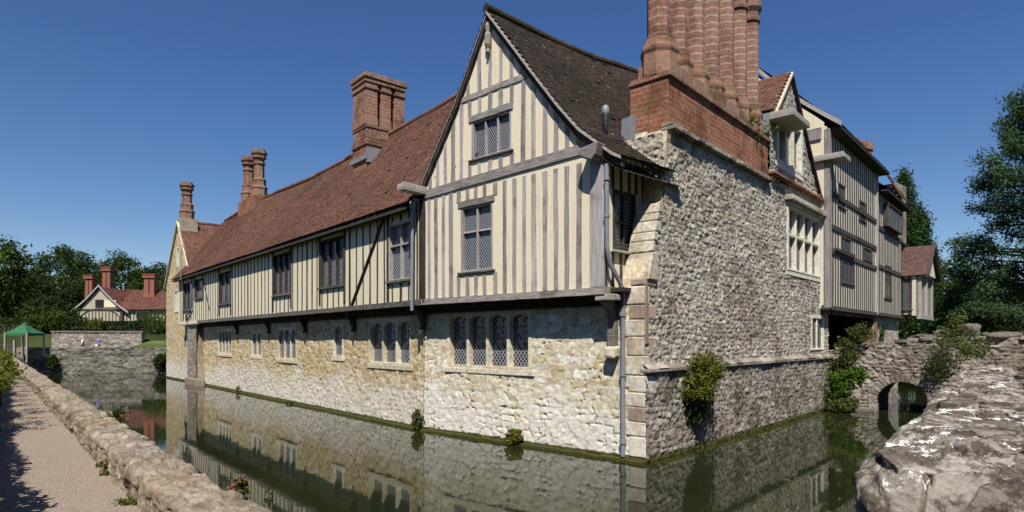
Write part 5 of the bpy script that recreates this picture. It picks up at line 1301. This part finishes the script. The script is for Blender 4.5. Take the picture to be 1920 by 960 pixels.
# garden planting at the far end of the moat
hg = thing('clipped_hedge', (-54, 80, 3.6), 'long clipped dark hedge below the cottage gable', 'hedge')
g = np.random.default_rng(12); n = 9000; C_ = np.stack([-58 + 13.5 * g.random(n), 80 + g.normal(size=n) * .5, 3.5 + 2.0 * g.random(n) ** .6], -1); leaves('foliage', C_, .13, m_leaf_dark, hg, seed=12)
MB().box(WORLD, -57.8, -44.7, -80.3, -79.7, 3.4, 4.9).build('hedge_stems', m_bark, hg)
hg = thing('clipped_hedge', (-70, 84, 3.6), 'long unclipped hedge running left of the cottage', 'hedge')
C_ = np.stack([-84 + 26 * g.random(n), 84 + g.normal(size=n) * .6, 3.5 + 2.6 * g.random(n) ** .6], -1); leaves('foliage', C_, .14, m_leaf_dark, hg, seed=13)
MB().box(WORLD, -83.5, -58.5, -84.3, -83.7, 3.4, 5.2).build('hedge_stems', m_bark, hg)
bush('garden_bush', -60.2, 79.5, 4.4, (3.2, 1.6, 1.5), 'wide rounded light green bush beside the canopy', m_leaf_hedge, 601, n=90, per=44, leaf=.13)
bush('garden_bush', -42.8, 74.5, 3.5, (1.9, 1.4, 1.5), 'rounded bush at the manor end of the upper lawn', m_leaf_hedge, 602, n=70, per=44, leaf=.12)
bush('garden_bush', -53.2, 78.6, 4.4, (1.2, .8, .8), 'small yellow green bush against the clipped hedge', m_leaf_gold, 603, n=30, per=34, leaf=.11)
bush('garden_bush', -35.6, 61.5, 1.75, (.5, .4, .35), 'little lavender mound on the lawn', m_leaf_grey, 604, n=14, per=30, leaf=.06)

# ================================================================== COTTAGE BEYOND THE MOAT
ct = thing('gatehouse_cottage', (-58, 96, 3.6), 'timbered cottage with red tile roof and brick chimneys beyond the moat', 'cottage')
FC = Frame((-67.5, 95), (1, 0), (0, -1))
b = MB(); b.box(FC, 7.3, 20.5, -7, -.3, 3.4, 7.9); b.build('wall', m_rub_far, ct)
b = MB(); b.prism(FC, [(.35, 3.4), (7.1, 3.4), (7.1, 7.6), (3.6, 11.0), (.35, 7.6)], -6, 0); b.build('gable_wall', m_pl_cot, ct)
b = MB()
for i in range(12):
    t_ = .9 + i * .52; b.box(FC, t_, t_ + .13, -.02, .06, 5.6, 5.7 + 1.9 * max(.15, 1 - ((t_ - 3.7) / 3.3) ** 2) ** .5)
b.box(FC, .3, 7.2, -.02, .1, 5.3, 5.6); b.box(FC, .3, 7.2, -.02, .09, 7.6, 7.85); b.box(FC, .2, .6, -.02, .12, 3.4, 7.7); b.box(FC, 6.85, 7.25, -.02, .12, 3.4, 7.7)
for i in range(14): t_ = 7.6 + i * .55; b.box(FC, t_, t_ + .15, -.3, -.22, 5.5, 7.8)
b.box(FC, 7.3, 20.5, -.3, -.2, 5.3, 5.55)
b.build('timber_frame', m_timr, ct)
b = MB(); b.box(FC, 7.3, 20.3, -.3, -.26, 5.5, 7.9); b.build('plaster_panel', m_pl_cot, ct)
b = MB(); pts = [(3.7 + 3.2 * math.cos(a), 5.9 + 1.9 * math.sin(a)) for a in np.linspace(0, math.pi, 17)]
for p, q in zip(pts[:-1], pts[1:]): b.prism(FC, [p, q, (q[0], q[1] + .16), (p[0], p[1] + .16)], 0, .1)
b.build('arched_brace', m_timr, ct)
for q in ((3.0, 4.3, 8.1, 9.3), (9.3, 11.6, 6.4, 7.5), (15.6, 17.2, 6.4, 7.5)):
    w_ = MB().box(FC, q[0], q[1], -.32, .09, q[2], q[3]).build('window', m_timr, ct); MB().box(FC, q[0] + .12, q[1] - .12, .0, .1, q[2] + .1, q[3] - .1).build('pane', m_dark, w_)
MB().box(FC, 1.2, 6.4, -.2, .12, 3.6, 5.1).build('barn_opening', m_dark, ct)
b = MB(); b.box(FC, 4.4, 6.2, .0, .14, 8.1, 9.2); b.build('white_panel', m_pl_main, ct)
L_ = math.hypot(4.2, 3.4)
def troof(P, na, L, seed, lab): tiles('roof', P, na, L, .22, .34, m_tile_far, ct, seed=seed, lift=.05)['label'] = lab
troof(lambda a, b_: FC.ps(6.2 + a, .3 - 4.2 * b_ / L_, 7.75 + 3.4 * b_ / L_), 14.5, L_, 81, 'long red tiled roof of the cottage')
troof(lambda a, b_: FC.ps(.2 + a, -2.2 - 2.0 * b_ / L_, 9.5 + 1.7 * b_ / L_), 6.5, L_, 84, 'red roof showing behind the cottage gable')
for sgn, sd in ((-1, 82), (1, 83)):
    troof(lambda a, b_, s=sgn: FC.ps(3.7 + s * 4.5 * (1 - b_ / 5.9), .35 - a, 7.3 + 4.1 * (b_ / 5.9) - .35 * np.sin(np.pi * b_ / 5.9)), 6.5, 5.9, sd, 'steep slope of the cottage gable roof')
    b = MB()
    for k in range(8):
        f0, f1 = k / 8, (k + 1) / 8; P4 = [(3.7 + sgn * 4.6 * (1 - f), 7.15 + 4.15 * f - .35 * math.sin(math.pi * f)) for f in (f0, f1)]
        b.prism(FC, [P4[0], P4[1], (P4[1][0], P4[1][1] + .28), (P4[0][0], P4[0][1] + .28)], .3, .45)
    b.build('bargeboard', m_gutter, ct)
for x, y, z0_, z1_, w_, lab in ((-67.3, 97, 8.0, 13.3, .75, 'left cottage chimney of two brick shafts'), (-65.6, 98.5, 9.5, 14.7, .85, 'middle and tallest cottage chimney'), (-58.4, 97.6, 9.0, 13.5, 1.1, 'right cottage chimney on the ridge')):
    F_ = Frame((x, y), (1, 0), (0, -1)); ch = MB().box(F_, 0, w_ * 1.6, -.5, .5, z0_, z0_ + 1.3).build('chimney', m_brick_far, ct); ch['label'] = lab
    for k in range(2): MB().box(F_, .06 + k * w_ * .8, .06 + k * w_ * .8 + w_ * .66, -.4, .4, z0_ + 1.3, z1_ - .5).build('flue_shaft', m_brick_far, ch)
    MB().box(F_, -.12, w_ * 1.6 + .12, -.6, .6, z1_ - .6, z1_ - .3).box(F_, -.04, w_ * 1.6 + .04, -.52, .52, z1_ - .3, z1_ - .12).box(F_, -.14, w_ * 1.6 + .14, -.62, .62, z1_ - .12, z1_).build('chimney_cap', m_brick_far, ch)

# ================================================================== CANOPY, GATE, WALKERS
gx, gy, gz0 = -42.9, 54.0, 1.62
cn = thing('garden_canopy', (gx, gy, gz0), 'square garden canopy with green peaked cloth roof at the path end', 'canopy')
m_cloth = plain_mat('green_canvas', (.025, .12, .045), .8, .25, sc=3)
hw = 1.0; b = MB()
N_ = 8
for side in range(4):
    for i in range(N_):
        for k in range(5):
            def pt(u, v):
                e = hw * (1 - v ** .85); x, y = (-1 + 2 * u) * e, -e
                z = gz0 + 2.05 + .92 * v ** 1.25 - .05 * math.sin(math.pi * u) * (1 - v)
                for _ in range(side): x, y = -y, x
                return (gx + x, gy + y, z)
            b.face([pt(i / N_, k / 5), pt((i + 1) / N_, k / 5), pt((i + 1) / N_, (k + 1) / 5), pt(i / N_, (k + 1) / 5)], smooth=True)
    for i in range(N_):
        def vt(u, d):
            x, y = (-1 + 2 * u) * hw * 1.005, -hw * 1.005
            for _ in range(side): x, y = -y, x
            return (gx + x, gy + y, gz0 + 2.05 - d - .05 * math.sin(math.pi * u))
        b.face([vt(i / N_, .22), vt((i + 1) / N_, .22), vt((i + 1) / N_, 0), vt(i / N_, 0)])
b.build('cloth_roof', m_cloth, cn)
m_post = plain_mat('pale_post', (.3, .27, .22), .7, .2)
for sx in (-1, 1):
    for sy in (-1, 1): MB().box(WORLD, gx + sx * .95 - .06, gx + sx * .95 + .06, -(gy + sy * .95) - .06, -(gy + sy * .95) + .06, gz0 - .1, gz0 + 2.02).build('leg', m_post, cn)
gt = thing('field_gate', (-45.6, 54.5, 1.5), 'dark slatted gate left of the green canopy', 'gate')
for t_ in (-46.6, -44.3): MB().box(WORLD, t_, t_ + .16, -54.6, -54.44, 1.3, 3.0).build('gate_post', m_post, gt)
b = MB()
for i in range(12): b.box(WORLD, -46.4 + i * .175, -46.33 + i * .175, -54.55, -54.5, 1.4, 2.7)
for z_ in (1.6, 2.5): b.box(WORLD, -46.42, -44.32, -54.5, -54.46, z_, z_ + .1)
b.build('slat_panel', m_timr, gt)

m_skin = plain_mat('skin', (.5, .3, .22), .6, .05); m_hair = plain_mat('grey_hair', (.3, .28, .25), .8, .2)
m_white = plain_mat('white_cloth', (.72, .71, .68), .9, .06); m_blue = plain_mat('blue_cloth', (.06, .11, .42), .9, .1); m_beige = plain_mat('beige_cloth', (.42, .38, .31), .9, .1); m_navy = plain_mat('navy_cloth', (.03, .035, .06), .9, .1)
def skin(name, verts, edges, rad, mat, parent, org, rootv=0, sub=1):
    me = bpy.data.meshes.new(name); me.from_pydata(verts, edges, []); me.update()
    o = link(name, me, mat, parent, org)
    md = o.modifiers.new('skin', 'SKIN'); md.use_smooth_shade = True
    for i, r_ in enumerate(rad): me.skin_vertices[0].data[i].radius = (r_ if isinstance(r_, tuple) else (r_, r_)); me.skin_vertices[0].data[i].use_root = (i == rootv)
    s_ = o.modifiers.new('sub', 'SUBSURF'); s_.levels = sub; s_.render_levels = sub
    return o
def person(x, y, z, face, label, shirt, legs, arms, h=1.7, hair=m_hair):
    k = h / 1.72; ca, sa = math.cos(face), math.sin(face)
    def W(p): a, f, u = p; return (x + (a * ca - f * sa) * k, y + (a * sa + f * ca) * k, z + u * k)
    J = [(0, 0, .95), (0, 0, 1.15), (0, .01, 1.36), (0, 0, 1.47), (0, .015, 1.54), (0, .02, 1.63), (0, .02, 1.70)]
    E = [(0, 1), (1, 2), (2, 3), (3, 4), (4, 5), (5, 6)]; Rr = [(.15, .1), (.14, .1), (.16, .1), .055, .06, (.075, .09), .06]
    for s_ in (-1, 1):
        b0 = len(J); J += [(s_ * .09, 0, .88), (s_ * .1, .02 * s_, .48), (s_ * .1, .05 * s_, .07), (s_ * .11, .05 * s_ + .14, .04)]; E += [(0, b0), (b0, b0 + 1), (b0 + 1, b0 + 2), (b0 + 2, b0 + 3)]; Rr += [.09, .06, .042, .035]
        a0 = len(J); el, ha = arms[0 if s_ < 0 else 1]; J += [(s_ * .18, 0, 1.4), (s_ * el[0], el[1], el[2]), (s_ * ha[0], ha[1], ha[2]), (s_ * ha[0] * .97, ha[1] + .08, ha[2] - .02)]; E += [(2, a0), (a0, a0 + 1), (a0 + 1, a0 + 2), (a0 + 2, a0 + 3)]; Rr += [.058, .044, .034, .028]
    V = [W(p) for p in J]; Rr = [tuple(q * k for q in r_) if isinstance(r_, tuple) else r_ * k for r_ in Rr]
    o = skin('person', V, E, Rr, m_skin, None, (x, y, z)); tag(o, label, 'person')
    sh = [0, 1, 2, 11 - 0]  # shirt: trunk and upper arms
    idx = [0, 1, 2] + [11, 12] + [19, 20]; idx = [0, 1, 2, 11, 12, 19, 20]
    mp = {v: i for i, v in enumerate(idx)}
    skin('shirt', [V[i] for i in idx], [(mp[a], mp[b_]) for a, b_ in ((0, 1), (1, 2), (2, 11), (11, 12), (2, 19), (19, 20))], [(.175 * k, .125 * k), (.165 * k, .12 * k), (.18 * k, .115 * k), .075 * k, .06 * k, .075 * k, .06 * k], shirt, o, None)
    idx = [0, 7, 8, 9, 15, 16, 17]; mp = {v: i for i, v in enumerate(idx)}
    skin('trousers', [V[i] for i in idx], [(mp[a], mp[b_]) for a, b_ in ((0, 7), (7, 8), (8, 9), (0, 15), (15, 16), (16, 17))], [(.17 * k, .12 * k), .105 * k, .078 * k, .062 * k, .105 * k, .078 * k, .062 * k], legs, o, None)
    skin('hair', [W((0, -.02, 1.64)), W((0, -.005, 1.70))], [(0, 1)], [.088 * k, .082 * k], hair, o, None)
    for s_ in (-1, 1):
        e_ = W((s_ * .032, .105, 1.625)); MB().lathe(e_[0], e_[1], [(.004, e_[2] - .01), (.011, e_[2]), (.004, e_[2] + .01)], 6).build('eye', m_dark, o)
    n_ = [W((0, .1, 1.63)), W((-.015, .1, 1.585)), W((.015, .1, 1.585)), W((0, .135, 1.59))]; b = MB(); b.mesh(n_, [(0, 1, 3), (0, 3, 2), (1, 2, 3)]); b.build('nose', m_skin, o)
    return o
rest = ((.24, .02, 1.13), (.22, .14, .92)); bent = ((.25, .0, 1.14), (.14, .24, 1.16))
person(-40.6, 58, 1.66, 2.2, 'walker in a white top and pale hat looking towards the moat', m_white, m_beige, (rest, bent), 1.68, m_white)
person(-39.35, 58.3, 1.66, 2.9, 'walker in a blue jacket standing beside the one in white', m_blue, m_white, (bent, rest), 1.64)

# ================================================================== CAMERA, SUN, SKY
cam = bpy.data.cameras.new('camera'); co = bpy.data.objects.new('camera', cam); COL.objects.link(co)
co.location = (0, 0, 3.0); co.rotation_euler = (R_(90), 0, 0)
cam.sensor_width = 36; cam.lens = 36 * 1150 / 1920; cam.shift_y = (638 - 480) / 1920; cam.clip_end = 6000; cam.clip_start = .05
scene.camera = co
EL, AZ_ = R_(54), R_(185)            # sun behind the camera, a touch to the left
sd_ = Vector((math.sin(AZ_) * math.cos(EL), math.cos(AZ_) * math.cos(EL), math.sin(EL)))
sun = bpy.data.lights.new('sun', 'SUN'); so = bpy.data.objects.new('sun', sun); COL.objects.link(so)
sun.energy = 5.0; sun.angle = R_(.53); sun.color = (1, .955, .88); so.rotation_euler = sd_.to_track_quat('Z', 'Y').to_euler(); so.location = (0, 0, 50)
w = bpy.data.worlds.new('World'); scene.world = w; w.use_nodes = True
nt = w.node_tree; sky = nt.nodes.new('ShaderNodeTexSky'); sky.sky_type = 'NISHITA'; sky.sun_disc = False
sky.sun_elevation = EL; sky.sun_rotation = AZ_; sky.air_density = 1.0; sky.dust_density = .2; sky.ozone_density = 2.5; sky.altitude = 100
bg = nt.nodes['Background']; hs = nt.nodes.new('ShaderNodeHueSaturation'); hs.inputs['Saturation'].default_value = 1.25; hs.inputs['Hue'].default_value = .511; nt.links.new(sky.outputs[0], hs.inputs['Color']); nt.links.new(hs.outputs[0], bg.inputs[0]); bg.inputs[1].default_value = .075
scene.view_settings.view_transform = 'Standard'; scene.view_settings.look = 'None'; scene.view_settings.gamma = 1; scene.view_settings.exposure = .4; scene.view_settings.use_curve_mapping = False
scene.cycles.max_bounces = 6; scene.cycles.diffuse_bounces = 3; scene.cycles.glossy_bounces = 3; scene.cycles.transmission_bounces = 2; scene.cycles.caustics_reflective = False; scene.cycles.caustics_refractive = False
scene.cycles.use_denoising = True
